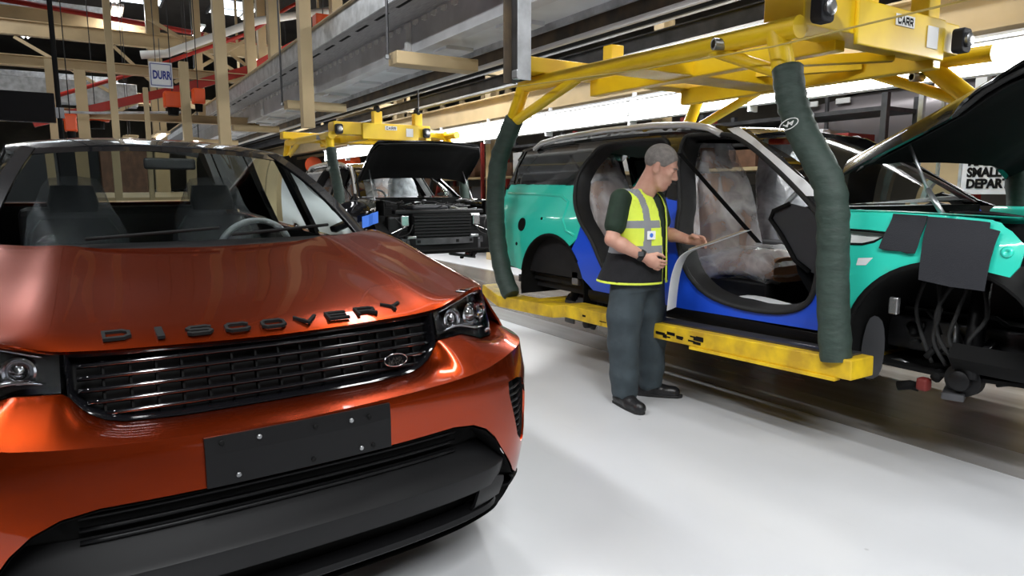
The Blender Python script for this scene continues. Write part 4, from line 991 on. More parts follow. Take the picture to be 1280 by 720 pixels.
mat('card_tan', (0.42, 0.33, 0.22), 0.6)
def worker():
    P = thing('person', 'worker in yellow high-visibility vest and grey trousers reading a paper strip', 'person', (-3.327, 3.117, 0), math.radians(25))
    TOR = [(.70, -.075, .135, .185, .06), (.80, -.072, .145, .19, .055), (.90, -.066, .15, .19, .05), (1.0, -.058, .152, .185, .04), (1.12, -.052, .147, .188, .025), (1.25, -.052, .136, .197, .01), (1.34, -.056, .122, .198, .004), (1.40, -.058, .098, .178, .002), (1.44, -.056, .075, .125, 0), (1.48, -.050, .055, .075, 0)]
    def prof(z, j): return np.interp(z, [t[0] for t in TOR], [t[j] for t in TOR])
    def torso(infl=0.0, z0=.72, z1=1.47, flare=0.0, tw=-.22):
        def fn(X, Y, Z):
            cx, rx, ry, cy = prof(Z, 1), prof(Z, 2)+infl, prof(Z, 3)+infl, prof(Z, 4)
            fl = flare*np.clip((1.12-Z)/.28, 0, 1)**1.3
            rx = rx+fl*.9; ry = ry+fl*.5; cx = cx-fl*.55
            yy = Y-cy; xx = X-cx-tw*yy*-1*np.clip((Z-.95)/.4, 0, 1)*1.0
            q = np.sqrt((xx/rx)**2+(yy/ry)**2)
            return np.maximum((q-1)*np.minimum(rx, ry)*.95, np.maximum(z0-Z, Z-z1))
        return fn
    SR, ER, WR = np.array((-.098, -.185, 1.385)), np.array((-.120, -.262, 1.145)), np.array((.072, -.165, 1.030))
    SL, EL, WL = np.array((-.015, .19, 1.385)), np.array((.035, .255, 1.165)), np.array((.245, .168, 1.130))
    Hc = np.array((.094, 0, 1.605)); pt, yw = math.radians(24), math.radians(10)
    Ry = np.array([[math.cos(pt), 0, math.sin(pt)], [0, 1, 0], [-math.sin(pt), 0, math.cos(pt)]]); Rz = np.array([[math.cos(yw), -math.sin(yw), 0], [math.sin(yw), math.cos(yw), 0], [0, 0, 1]])
    HM = Rz @ Ry
    def hp(x, y, z): return Hc+HM @ np.array((x, y, z))*1.05
    # --- body: one continuous skin
    b = Field((-.36, -.36, .02), (.50, .42, 1.79), .005)
    b.put(torso(-.03, .86, 1.46), (-.3, -.3, .7), (.2, .3, 1.5), k=0)
    b.cone((-.048, 0, 1.40), hp(-.028, 0, -.05), .066, .058, .03); b.cone((-.02, 0, 1.40), hp(.02, 0, -.07), .045, .045, .03)
    b.cone((-.09, -.03, .86), (-.10, -.075, .46), .075, .055); b.cone((-.10, -.075, .46), (-.088, -.065, .08), .055, .04)
    b.cone((-.05, .15, .86), (-.02, .195, .46), .075, .055); b.cone((-.02, .195, .46), (-.03, .235, .08), .055, .04)
    for S_, E_, W_, elb in ((SR, ER, WR, .043), (SL, EL, WL, .041)):
        b.cone(S_, E_, .058, elb, .02); mid = E_+(W_-E_)*.3
        b.cone(E_, mid, elb, .046, .015); b.cone(mid, W_, .046, .029, .015)
    # head
    b.ell(hp(-.018, 0, .040), (.105, .082, .096), HM, .02); b.ell(hp(.034, 0, -.045), (.066, .060, .088), HM, .03)
    b.cone(hp(.066, -.012, -.108), hp(.066, .012, -.108), .024, .024, .03); b.ell(hp(.078, 0, .028), (.022, .052, .014), HM, .02)
    b.cone(hp(.093, 0, .012), hp(.116, 0, -.030), .008, .013, .012); b.cone(hp(.104, -.012, -.035), hp(.104, .012, -.035), .010, .010, .008)
    for s in (-1, 1):
        b.ell(hp(.064, s*.040, -.018), (.028, .022, .022), HM, .02); b.ell(hp(-.008, s*.080, -.008), (.020, .009, .033), HM, .006)
        b.cone(hp(.0, s*.062, -.03), hp(.045, s*.04, -.095), .018, .018, .03)
        b.ell(hp(.098, s*.033, .006), (.014, .016, .011), HM, op='s'); b.ell(hp(.083, s*.032, .006), (.013, .014, .012), HM, .004)
    b.ell(hp(.090, 0, -.062), (.014, .026, .008), HM, .008); b.ell(hp(.088, 0, -.078), (.014, .023, .008), HM, .006)
    # hands
    def hand(W_, d, a, curl, L=1.0, thumb_side=1):
        """d: palm direction, a: knuckle line towards the thumb; fingers bend along n"""
        d = d/np.linalg.norm(d); a = a-d*(a@d); a /= np.linalg.norm(a); n = np.cross(d, a)*thumb_side
        M = np.stack([d, a, n], 1)
        b.ell(W_+d*.050, (.055, .043, .020), M, .012); b.cone(W_-d*.01, W_+d*.03, .028, .026, .012)
        fl = [.075, .085, .080, .062]
        for i in range(4):
            base = W_+d*.085+a*(.032-.0215*i); p = [base]; cur = d.copy(); ang = curl[i]
            for seg, f_ in enumerate((.45, .32, .23)):
                th = math.radians(ang*(.7, 1.0, .7)[seg]); cur = cur*math.cos(th)+n*math.sin(th); nn = n*math.cos(th)-cur*0
                cur /= np.linalg.norm(cur); p.append(p[-1]+cur*fl[i]*f_)
            b.chain(p, [.0095, .009, .0082, .0072], .004)
        t0 = W_+d*.022+a*.030+n*.006; t1 = t0+d*.032+a*.022+n*.018; t2 = t1+d*.030+a*.002+n*.016; t3 = t2+d*.024-a*.006+n*.006
        b.chain([t0, t1, t2, t3], [.015, .0125, .0105, .0085], .008)
    hand(WR, np.array((.80, .42, -.50)), np.array((.45, -.1, .9)), (42, 38, 40, 44), thumb_side=-1)
    hand(WL, np.array((.93, -.25, .02)), np.array((.15, -.55, .85)), (26, 28, 30, 32), thumb_side=1)
    field_obj('body', b, 'skin', P, smooth_it=1)
    for s in (-1, 1):
        obj('eye', MB().lathe([(.001, -.005), (.004, -.004), (.0055, 0), (.004, .004), (.001, .005)], 12, at4(hp(.0905, s*.033, .004), look_at(HM @ np.array((1, s*.2, -.25))))), 'interior_dark', P, smooth=True)
        obj('eyebrow', MB().tube([hp(.100, s*.016, .022), hp(.097, s*.032, .027), hp(.086, s*.048, .022)], .0035, 5), 'hair_grey', P, smooth=True)
    # --- hair
    hr = Field((-.06, -.12, 1.48), (.26, .12, 1.79), .004)
    hr.ell(hp(-.018, 0, .042), (.1075, .0845, .0985), HM, 0)
    Hi = HM.T
    def face_cut(X, Y, Z):
        dx, dy, dz = X-Hc[0], Y-Hc[1], Z-Hc[2]
        hx = Hi[0, 0]*dx+Hi[0, 1]*dy+Hi[0, 2]*dz; hy = Hi[1, 0]*dx+Hi[1, 1]*dy+Hi[1, 2]*dz; hz = Hi[2, 0]*dx+Hi[2, 1]*dy+Hi[2, 2]*dz
        line = np.where(hx > .035, .006+(hx-.035)*1.5, np.where(hx > -.03, .006, .006+(hx+.03)*1.5))
        return np.maximum(hz-line, -9)*-1*-1
    hr.put(lambda X, Y, Z: -face_cut(X, Y, Z), (-.1, -.2, 1.4), (.3, .2, 1.8), op='i')
    field_obj('hair', hr, 'hair_grey', P)
    # --- shirt
    t = Field((-.30, -.38, .92), (.22, .40, 1.52), .006)
    t.put(torso(.010, .95, 1.455), (-.3, -.3, .9), (.2, .3, 1.5), k=0)
    for S_, E_ in ((SR, ER), (SL, EL)):
        e2 = S_+(E_-S_)*.62; t.cone(S_+np.array((0, 0, .012)), e2, .070, .069, .02)
        ax = (E_-S_)/np.linalg.norm(E_-S_)
        t.put(lambda X, Y, Z: (X-e2[0])*ax[0]+(Y-e2[1])*ax[1]+(Z-e2[2])*ax[2]-.012, e2-.1, e2+.1, op='i') if False else None
    t.cone((-.03, 0, 1.50), (-.03, 0, 1.44), .072, .070, op='s')
    field_obj('shirt', t, 'shirt_green', P)
    # --- vest: loose shell with arm holes and open front
    v = Field((-.46, -.36, .78), (.30, .42, 1.52), .006)
    v.put(torso(.026, .845, 1.468, flare=.075), (-.45, -.35, .78), (.28, .4, 1.5), k=0)
    v.put(torso(.016, .80, 1.50, flare=.070), (-.45, -.35, .76), (.28, .4, 1.52), op='s')
    for S_, E_ in ((SR, ER), (SL, EL)):
        sg_ = -1 if S_[1] < 0 else 1
        o_ = S_+np.array((0.01, sg_*.085, -.045)); v.ell(o_, (.082, .092, .135), op='s')
    v.cone((-.03, 0, 1.55), (-.02, 0, 1.45), .075, .080, op='s')
    def front_gap(X, Y, Z):
        c_ = .045+.0*Z; wd = .028+np.clip(Z-1.05, 0, .5)*.10
        return np.maximum(np.abs(Y-c_)-wd, .0-X)
    v.put(front_gap, (-.0, -.15, .75), (.3, .25, 1.5), op='s', m=.01)
    def pick(C_):
        x, y, z = C_[:, 0], C_[:, 1], C_[:, 2]; r = np.zeros(len(C_), int)
        r[z < 1.045] = 2
        r[(z > 1.045) & (z < 1.10)] = 1; r[(z > 1.215) & (z < 1.265)] = 1
        r[(z > 1.10) & (np.abs(np.abs(y)-.115) < .022) & (x > -.25)] = 1
        gap = .028+np.clip(z-1.05, 0, .5)*.10
        r[(x > .0) & (np.abs(np.abs(y-.045)-gap) < .012)] = 3
        r[z < .860] = 3
        return r
    vo = field_obj('vest', v, ['hivis', 'reflective', 'vest_black', 'hivis'], P, pick, smooth_it=1)
    # chest badge
    Mb = at4((.083, -.105, 1.17), look_at((.80, -.60, .0)))
    bd = obj('badge', MB().prism(rrect(.06, .055, .004), .003, Mb), 'white_tape', vo)
    obj('badge_mark', MB().prism([(.013*math.cos(a), .015*math.sin(a)) for a in np.linspace(0, 2*math.pi, 9)[:-1]], .0045, Mb), 'blue_tag', bd)
    # --- trousers
    tr = Field((-.32, -.26, .04), (.22, .42, 1.02), .006)
    tr.put(torso(.006, .80, 1.0), (-.3, -.25, .75), (.2, .35, 1.05), k=0)
    tr.chain([(-.085, -.025, .88), (-.105, -.065, .62), (-.105, -.075, .44), (-.095, -.070, .22), (-.092, -.062, .105)], [.128, .116, .102, .094, .090], .03)
    tr.chain([(-.050, .145, .88), (-.030, .180, .62), (-.010, .200, .44), (-.020, .225, .22), (-.028, .236, .110)], [.128, .112, .098, .090, .086], .03)
    tr.put(lambda X, Y, Z: .062-Z+.012*np.sin(X*40), (-.4, -.3, 0), (.3, .5, .3), op='i', m=0)
    tr.put(lambda X, Y, Z: -(Z-.045) , (-.4, -.3, 0), (.3, .5, .1), op='i', m=0)
    field_obj('trousers', tr, 'trouser_grey', P)
    # --- shoes
    for heel, toe in (((-.145, -.045), (.062, -.170)), ((-.085, .228), (.125, .306))):
        hx, hy = heel; tx, ty = toe; h_ = np.array((hx, hy, .045)); t_ = np.array((tx, ty, .036)); m_ = h_+(t_-h_)*.6
        f = Field((min(hx, tx)-.08, min(hy, ty)-.08, -.01), (max(hx, tx)+.08, max(hy, ty)+.08, .16), .005)
        f.cone(h_, m_, .042, .047, .01); f.cone(m_, t_, .047, .043, .01); f.cone(h_+np.array((.02, 0, .0)), h_+np.array((.03, 0, .075)), .045, .048, .02)
        f.cone(m_, h_+np.array((.05, 0, .05)), .046, .046, .02)
        f.put(lambda X, Y, Z: .004-Z, (-1, -1, -.1), (1, 1, .2), op='i', m=0)
        so = field_obj('shoe', f, 'shoe_black', P)
        dr = np.array((tx-hx, ty-hy)); dr /= np.linalg.norm(dr); nr = np.array((-dr[1], dr[0]))
        outl = [(np.array(heel)+dr*(a_)+nr*b_) for a_, b_ in ((-.042, 0), (-.03, .032), (.05, .040), (.15, .048), (.25, .042), (.278, .02), (.285, 0), (.278, -.02), (.25, -.042), (.15, -.048), (.05, -.040), (-.03, -.032))]
        obj('sole', MB().prism([tuple(q) for q in outl], .020), 'rubber', so, bevel=.004)
    # --- wrist watch
    ax = (WR-ER)/np.linalg.norm(WR-ER); wc = WR-ax*.028; Mw = at4(wc, look_at(ax))
    wt = obj('wrist_watch', MB().lathe([(.034, -.017), (.038, -.016), (.039, 0), (.038, .016), (.034, .017)], 24, Mw, cap=False), 'rubber', P, smooth=True)
    obj('watch_face', MB().prism(rrect(.036, .032, .006), .009, at4(wc+np.array((.01, -.034, .012)), look_at((.3, -1, .35)))), 'interior_grey', wt, bevel=.002)
    return P
WORKER = worker()
# long paper strip held in both hands
pth = spline([(.66, 1.215), (.54, 1.165), (.42, 1.118), (.33, 1.085), (.27, 1.045), (.235, .985), (.212, .90), (.20, .80), (.192, .685)], 6)
rows = [[(x+.01*k_, y_, z_) for k_, y_ in ((0, -.075), (.3, .0), (0, .095))] for x, z_ in pth]
ps = obj('paper_strip', MB().grid(rows), 'paper', None, smooth=True, solid=.0015); ps.location = WORKER.location; ps.rotation_euler = WORKER.rotation_euler
tag(ps, 'long white paper strip hanging from the hands of the vested worker', 'paper')
rows = [[(x, y_, z_+.006) for y_ in (-.07, .09)] for x, z_ in pth[2:20]]
cs = obj('folded_card', MB().grid(rows), 'card_tan', None, smooth=True, solid=.004, off=1); cs.location = WORKER.location; cs.rotation_euler = WORKER.rotation_euler
tag(cs, 'tan folded card lying on the paper strip in the left hand of worker', 'card')
# ============================================================ shell of the hall
mat('wall_dark', (0.18, 0.16, 0.13), 0.8, noise=.35, nscale=.8)
mat('ceiling_dark', (0.12, 0.11, 0.10), 0.8, noise=.3, nscale=.7)
mat('grey_paint', (0.66, 0.67, 0.69), 0.45, 0.0, noise=.2, nscale=3)
mat('tray_dark', (0.33, 0.33, 0.335), 0.5, 0.1, noise=.35, nscale=22, stretch=(.3, 6, 6))
mat('sheet_grey', (0.72, 0.75, 0.78), 0.42, 0.05, noise=.18, nscale=2.2)
mat('box_brown', (0.14, 0.07, 0.04), 0.7, noise=.3)
mat('box_red', (0.24, 0.02, 0.015), 0.6)
mat('silver_body', (0.36, 0.33, 0.34), 0.35, .6)
mat('rope_yellow', (0.60, 0.45, 0.12), .6)
mat('sign_blue', (0.03, 0.05, 0.30), .5)
struct('wall_back', MB().b2(-42, 9, 17, 17.2, 0, 7.6), 'wall_dark')
struct('wall_left', MB().b2(-42, -41.8, -14, 17, 0, 7.6), 'wall_dark')
struct('wall_right', MB().b2(8.8, 9, -14, 17, 0, 7.6), 'wall_dark')
struct('wall_front', MB().b2(-42, 9, -14.2, -14, 0, 7.6), 'wall_dark')
struct('ceiling', MB().b2(-42, 9, -14.2, 17.2, 7.6, 7.8), 'ceiling_dark')
mat('skylight', (0.8, 0.85, 0.9), 0.4, emit=(0.85, 0.93, 1.0), estr=2.6)
for k in range(9):
    x = -19.5-2.9*(k//3); y = -1.6+2.6*(k % 3)+.5*(k//3)
    wn = struct('window_%d' % (k+1), MB().b2(x-.9, x+.9, y-.55, y+.55, 7.56, 7.599), 'skylight')
    obj('window_frame', MB().b2(x-.96, x+.96, y-.62, y-.55, 7.52, 7.6).b2(x-.96, x+.96, y+.55, y+.62, 7.52, 7.6).b2(x-.03, x+.03, y-.55, y+.55, 7.53, 7.56), 'galvanised', wn)
struct('trim_1', MB().b2(-41, 8, 4.32, 6.25, 0, .002), 'lane')
struct('trim_2', MB().b2(-41, 8, 3.93, 4.318, 0, .002), 'lane_grey')
struct('trim_3', MB().b2(-41, 8, 6.252, 6.32, 0, .002), 'lane_grey')
# ---------------------------------------------------------- lamps
def batten(x, y, z, label, group, L=3.4):
    t = thing('ceiling_light', label, 'light', (x, y, z), 0, group)
    obj('housing', MB().b2(-L/2, L/2, -.13, .13, .02, .09), 'white_plastic', t, bevel=.01)
    for s in (-.06, .06): obj('tube', MB().tube([(-L/2+.04, s, 0), (L/2-.04, s, 0)], .018, 10), 'tube_light', t, smooth=True)
    for s in (-1, 1): obj('hanger', MB().tube([(s*L*.35, 0, .09), (s*L*.35, 0, 7.6-z)], .006, 6), 'dark_steel', t)
for x, y, z, p in BATTENS: batten(x, y, z, 'twin tube ceiling light hung on thin rods under the dark roof', 'ceiling lights')
for i in range(10):
    x0 = -1.3-2.02*i
    t = thing('strip_light', 'long white strip light in the row beside the assembly line', 'light', (x0-.98, 6.46, 2.40), 0, 'strip lights along the line')
    obj('housing', MB().add([(-.99, 0, .02), (.99, 0, .02), (.99, .10, .30), (-.99, .10, .30), (-.99, .14, .02), (.99, .14, .02), (.99, .14, .31), (-.99, .14, .31)], [(0, 1, 2, 3), (4, 7, 6, 5), (0, 4, 5, 1), (3, 2, 6, 7), (0, 3, 7, 4), (1, 5, 6, 2)]), 'white_plastic', t)
    obj('diffuser', MB().add([(-.97, -.012, .025), (.97, -.012, .025), (.97, .082, .29), (-.97, .082, .29), (-.97, .01, .02), (.97, .01, .02), (.97, .10, .29), (-.97, .10, .29)], [(0, 1, 2, 3), (4, 7, 6, 5), (0, 4, 5, 1), (3, 2, 6, 7), (0, 3, 7, 4), (1, 5, 6, 2)]), 'tube_light', t)
    obj('reflector_hood', MB().b2(-.99, .99, -.02, .16, .315, .34), 'grey_paint', t)
    obj('bracket', MB().b2(-.985, -.955, .0, .14, -.05, .32).box((-.97, .10, .36), (.04, .05, .10)), 'grey_paint', t)
# ---------------------------------------------------------- tray run above the aisle
def run(name, label, cat, mb, m_, **k):
    o = obj(name, mb, m_, None, **k); return tag(o, label, cat)
X0, X1 = -34.0, 3.5
ct = thing('cable_tray', 'dark perforated cable tray running above the aisle', 'cable tray', (0, 0, 2.96))
obj('tray_base', MB().b2(X0, X1, 2.22, 2.58, 0, .012), 'tray_dark', ct)
obj('tray_side', MB().b2(X0, X1, 2.205, 2.22, 0, .20), 'galvanised', ct); obj('tray_lip', MB().b2(X0, X1, 2.17, 2.24, .20, .212), 'cream', ct)
for k in range(44):
    x = 2.5-.5*k; obj('tray_slot', MB().b2(x, x+.30, 2.30, 2.33, -.002, .0), 'matt_black', ct)
cb = thing('cables', 'bundle of thin grey cables lying in the overhead tray', 'cable', (0, 0, 3.0))
for k in range(4): obj('cable', MB().tube([(X0, 2.27+.07*k, .02), (-10, 2.28+.065*k, .022), (X1, 2.27+.07*k, .02)], .018, 6), 'galvanised', cb, smooth=True)
bm_ = thing('conveyor_beam', 'long grey steel beam with white highlight blocks beside the cable tray', 'beam', (0, 0, 2.69))
obj('web', MB().b2(X0, X1, 2.60, 2.63, 0, .275), 'grey_paint', bm_); obj('flange', MB().b2(X0, X1, 2.585, 2.70, -.012, 0), 'grey_paint', bm_); obj('flange', MB().b2(X0, X1, 2.585, 2.70, .275, .287), 'grey_paint', bm_)
clip = None  # white blocks standing in for a row of tube reflections on the beam
for k in range(95):
    x = 2.6-.19*k
    if clip is None: clip = obj('clip', MB().box((0, 2.592, .245), (.09, .018, .03)).box((.02, 2.588, .225), (.05, .012, .02)), 'white_plastic', bm_)
    else: clip = clip.copy(); COL.objects.link(clip)
    clip.location.x = x
for x in (-2.9, -5.9, -8.9, -11.9, -14.9): obj('joint_plate', MB().b2(x-.04, x+.04, 2.575, 2.60, -.01, .26).box((x, 2.57, .05), (.06, .03, .09)), 'white_plastic', bm_, bevel=.006)
sp = thing('guard_sheet', 'pale grey guard sheet with ribs under the overhead conveyor', 'panel', (0, 0, 2.70))
obj('sheet', MB().b2(X0, X1, 2.71, 3.05, 0, .012), 'sheet_grey', sp)
for k in range(26): obj('rib', MB().b2(2.0-1.1*k, 2.26-1.1*k, 2.73, 3.0, -.03, 0), 'grey_paint', sp)
obj('sheet_edge', MB().b2(X0, X1, 3.05, 3.075, -.05, .06), 'galvanised', sp)
rb = thing('guide_rail', 'rust stained steel guide rail with a pale pipe along its foot', 'rail', (0, 0, 2.55))
obj('rail_web', MB().b2(X0, X1, 3.10, 3.125, 0, .125), 'rust_steel', rb); obj('rail_top', MB().b2(X0, X1, 3.06, 3.18, .125, .14), 'grey_paint', rb)
obj('rail_pipe', MB().tube([(X0, 3.11, 0), (X1, 3.11, 0)], .022, 10), 'white_plastic', rb, smooth=True)
for i, x in enumerate((-1.6, -5.3, -8.75, -12.3, -16.0)):
    o = obj('cross_bar', MB().b2(x-.09, x+.09, 2.18, 2.92, 2.46, 2.56), 'cream', None, bevel=.006); tag(o, 'cream cross bar carrying the overhead tray and guard sheet', 'beam', 'cross bars under the tray')
    for s in (0,):
        h = thing('hanger_rod', 'thin steel rod holding a cream cross bar to the roof', 'rod', (x, 2.14, 2.5), 0, 'hanger rods over the tray')
        obj('rod', MB().tube([(0, 0, 0), (0, 0, 5.1)], .012, 6), 'dark_steel', h); obj('nut', MB().lathe([(.025, 0), (.025, .03)], 6), 'steel', h)
hp_ = thing('hanging_post', 'grey channel post hanging beside the yellow carrier', 'post', (-3.32, 2.12, 2.06))
obj('channel_web', MB().b2(-.075, .065, .0, .012, 0, 5.5), 'dark_steel', hp_); obj('channel_side', MB().b2(-.085, -.075, -.05, .03, 0, 5.5), 'rust_steel', hp_); obj('channel_side', MB().b2(.065, .080, -.05, .03, 0, 5.5), 'galvanised', hp_); obj('foot_clip', MB().box((.04, -.03, .03), (.06, .05, .05)), 'steel', hp_, bevel=.008)
# tracks that carry the trolleys
for y in (4.05, 4.75):
    o = obj('conveyor_track', MB().ibeam((X0, y, 2.885), (X1, y, 2.885), .10, .15), 'dark_steel', None); tag(o, 'dark steel track beam that the yellow carriers hang from', 'beam', 'carrier tracks')
    for k in range(9):
        pass
run('power_rail', 'slim black power rail alongside the carrier track', 'rail', MB().b2(X0, X1, 3.93, 3.96, 2.78, 2.83), 'matt_black')
for k, x in enumerate((-3.0, -8.0, -12.4, -18.0)):
    o = obj('track_yoke', MB().b2(x-.06, x+.06, 3.3, 5.5, 2.97, 3.09), 'cream', None, bevel=.006); tag(o, 'cream yoke beam across the two carrier tracks', 'beam', 'yokes over the tracks')
    for yy in (3.4, 5.4):
        o = obj('yoke_rod', MB().beam((x, yy, 3.09), (x, yy, 7.6), .05, .05), 'cream', None); tag(o, 'cream drop post between a track yoke and the roof', 'post', 'drop posts over the tracks')
# cream girder above the strip lights and its lattice behind
gd = thing('girder', 'deep cream girder above the row of strip lights', 'beam', (0, 6.75, 2.84))
obj('girder_web', MB().b2(X0, X1, -.02, .02, 0, .36), 'cream', gd); obj('flange', MB().b2(X0, X1, -.12, .12, -.02, 0), 'cream', gd); obj('flange', MB().b2(X0, X1, -.12, .12, .36, .38), 'cream', gd)
lt = thing('lattice_girder', 'cream lattice girder behind the line with diagonal struts', 'beam', (0, 8.95, 3.0))
obj('chord', MB().b2(X0, X1, -.06, .06, 0, .12), 'cream', lt); obj('chord', MB().b2(X0, X1, -.06, .06, .95, 1.07), 'cream', lt)
for k in range(26):
    x = X1-1.2*k; obj('lattice_post', MB().b2(x-.09, x+.09, -.04, .04, .12, .95), 'cream', lt)
    obj('strut', MB().beam((x, 0, .12), (x-1.2, 0, .95), .05, .06), 'cream', lt)
for x, g in ((-2.6, 0), (-7.6, 0), (-12.6, 0), (-17.6, 0), (-22.6, 0)):
    o = obj('column', MB().ibeam((x, 7.35, 0), (x, 7.35, .001), .2, .2) if False else MB().b2(x-.10, x+.10, 7.28, 7.31, 0, 7.6).b2(x-.10, x+.10, 7.47, 7.50, 0, 7.6).b2(x-.012, x+.012, 7.31, 7.47, 0, 7.6), 'cream', None); tag(o, 'cream steel column standing behind the strip lights', 'column', 'columns behind the line')
# yellow pull cord beside the line
cp = thing('pull_cord', 'thin yellow pull cord strung along the carriers', 'cord', (0, 0, 2.2))
obj('cord', MB().tube([(-7, 3.16, .13), (-5.0, 3.12, .12), (-3.4, 3.12, .03), (-2.4, 3.12, .0), (-1.2, 3.12, .03), (2, 3.12, .10)], .005, 6), 'rope_yellow', cp, smooth=True)
for x in (-6.9, 1.9): obj('cord_hanger', MB().tube([(x, 3.12, .10), (x, 3.12, .37)], .008, 6), 'dark_steel', cp)
# ---------------------------------------------------------- racks and far line behind
def rack(x, y, w_, label, seed):
    r = thing('storage_rack', label, 'rack', (x, y, 0), 0, 'racks behind the line'); rnd = random.Random(seed)
    for sx in (0, w_):
        for sy in (0, .7): obj('upright', MB().box((sx, sy, 1.3), (.07, .07, 2.6)), 'box_red' if seed % 2 else 'dark_steel', r)
    for z in (.35, 1.05, 1.75, 2.4): obj('shelf', MB().b2(0, w_, -.02, .72, z, z+.05), 'cream' if z == 1.75 else 'dark_steel', r)
    for z in (.40, 1.10, 1.80):
        xx = .08
        while xx < w_-.45:
            bw = rnd.uniform(.3, .5); bh = rnd.uniform(.25, .5)
            obj('bin', MB().b2(xx, xx+bw, .02, .6, z, z+bh), rnd.choice(('box_brown', 'interior_dark', 'box_red', 'interior_grey', 'box_brown', 'grey_paint')), r, bevel=.01); xx += bw+.05
for i in range(6): rack(-7.4-3.2*i, 8.05, 2.8, ('dark steel', 'red posted')[i % 2]+' storage rack loaded with bins beyond the strip lights', i)
# grey body on the high conveyor of the next line
sc = thing('conveyed_car', 'silver grey car body riding on the high conveyor of the next line', 'car', (-6.9, 10.2, 1.78))
def loft_car(secs): return MB().grid([[(x, y, z) for y, z in pr] for x, pr in secs])
low = [(-.0, .82, .35, .72), (.35, .90, .28, .92), (1.2, .95, .26, 1.02), (3.2, .95, .26, 1.05), (4.0, .92, .30, 1.02), (4.35, .80, .40, .85)]
obj('lower_body', MB().grid([[(x, -w_*f, z0+(z1-z0)*t) for f, t in ((.85, 0), (1, .25), (1, .7), (.94, 1), (.0, 1.03), (-.94, 1), (-1, .7), (-1, .25), (-.85, 0))] for x, w_, z0, z1 in low]), 'silver_body', sc, smooth=True)
obj('greenhouse', MB().grid([[(x, -w_*f, z0+(z1-z0)*t) for f, t in ((1, 0), (.86, .55), (.74, .95), (0, 1.03), (-.74, .95), (-.86, .55), (-1, 0))] for x, w_, z0, z1 in ((.9, .86, 1.0, 1.04), (1.5, .88, 1.02, 1.45), (2.4, .88, 1.03, 1.50), (3.3, .86, 1.03, 1.42), (3.9, .82, 1.0, 1.04))]), 'gloss_black', sc, smooth=True)
for x in (.8, 3.4): obj('sling', MB().tube([(x, -1.0, .2), (x, -1.05, 1.6), (x, -.4, 2.2)], .03, 8).b2(x-.03, x+.03, -1.0, 1.0, .17, .24), 'dark_steel', sc)
for x in (.5, 1.0, 3.7): obj('lamp_unit', MB().box((x, -.96, .95), (.22, .03, .08)), 'white_plastic', sc, bevel=.01)
o = obj('high_conveyor', MB().b2(-30, 6, 9.2, 11.2, 1.82, 1.94), 'dark_steel', None); tag(o, 'dark raised conveyor deck carrying the silver grey body', 'conveyor')
for k in range(8):
    o = obj('deck_leg', MB().b2(-27+4.4*k, -26.85+4.4*k, 9.6, 9.75, 0, 1.82), 'dark_steel', None); tag(o, 'dark leg under the raised conveyor deck', 'post', 'legs of the raised deck')
for i, (x, m_, w_) in enumerate(((-3.94, 'galvanised', .05), (-3.72, 'galvanised', .03), (-3.38, 'white_plastic', .10))):
    o = obj('service_post', MB().b2(x-w_/2, x+w_/2, 7.55, 7.55+w_, 1.97 if i == 2 else 0, 7.6 if i == 2 else 3.4), m_, None); tag(o, ('grey service post before the dark racks', 'slim grey service post beside the white post', 'white boxed service post behind the raised hood')[i], 'post')
for i, x in enumerate((-4.0, -3.55, -3.0)):
    o = obj('guard_post', MB().b2(x-.05, x+.05, 8.98, 9.08, 0, 2.9), 'red_paint', None); tag(o, 'tall red guard post at the far side of the hall', 'post', 'red guard posts')
# cream partition behind the hood
o = obj('partition', MB().b2(-4.55, -3.92, 8.55, 8.62, .8, 2.0), 'cream', None); tag(o, 'cream partition board beside the black lettered notice', 'board')
def text_mesh(body, size, ext, bold=0.0):
    cu = bpy.data.curves.new('txt', 'FONT'); cu.body = body; cu.size = size; cu.extrude = ext; cu.offset = bold; cu.align_x = 'LEFT'; cu.resolution_u = 3
    to = bpy.data.objects.new('txt', cu); COL.objects.link(to); dg = bpy.context.evaluated_depsgraph_get()
    me = bpy.data.meshes.new_from_object(to.evaluated_get(dg)); bpy.data.objects.remove(to); return me
def text_obj(name, body, size, M, m_, parent, bold=0.0, sx=1.0):
    me = text_mesh(body, size, .004, bold); me.transform(M @ Matrix.Diagonal((sx, 1, 1, 1))); me.materials.clear(); me.materials.append(MATS[m_])
    o = bpy.data.objects.new(name, me); COL.objects.link(o); o.parent = parent; return o
nb = thing('notice_board', 'pale notice board with black capitals on maintenance and small tools', 'sign', (-3.92, 8.5, 1.42))
obj('board', MB().b2(0, 1.1, 0, .03, 0, .48), 'paper', nb); obj('board_frame', MB().b2(-.03, 0, -.01, .04, -.02, .50), 'galvanised', nb)
for i, s_ in enumerate(('MAINTEN', 'SMALL T', 'DEPART')):
    text_obj('lettering', s_, .14, at4((.06, -.006, .32-.125*i), Matrix.Rotation(math.radians(90), 3, 'X')), 'matt_black', nb, .006, .85)
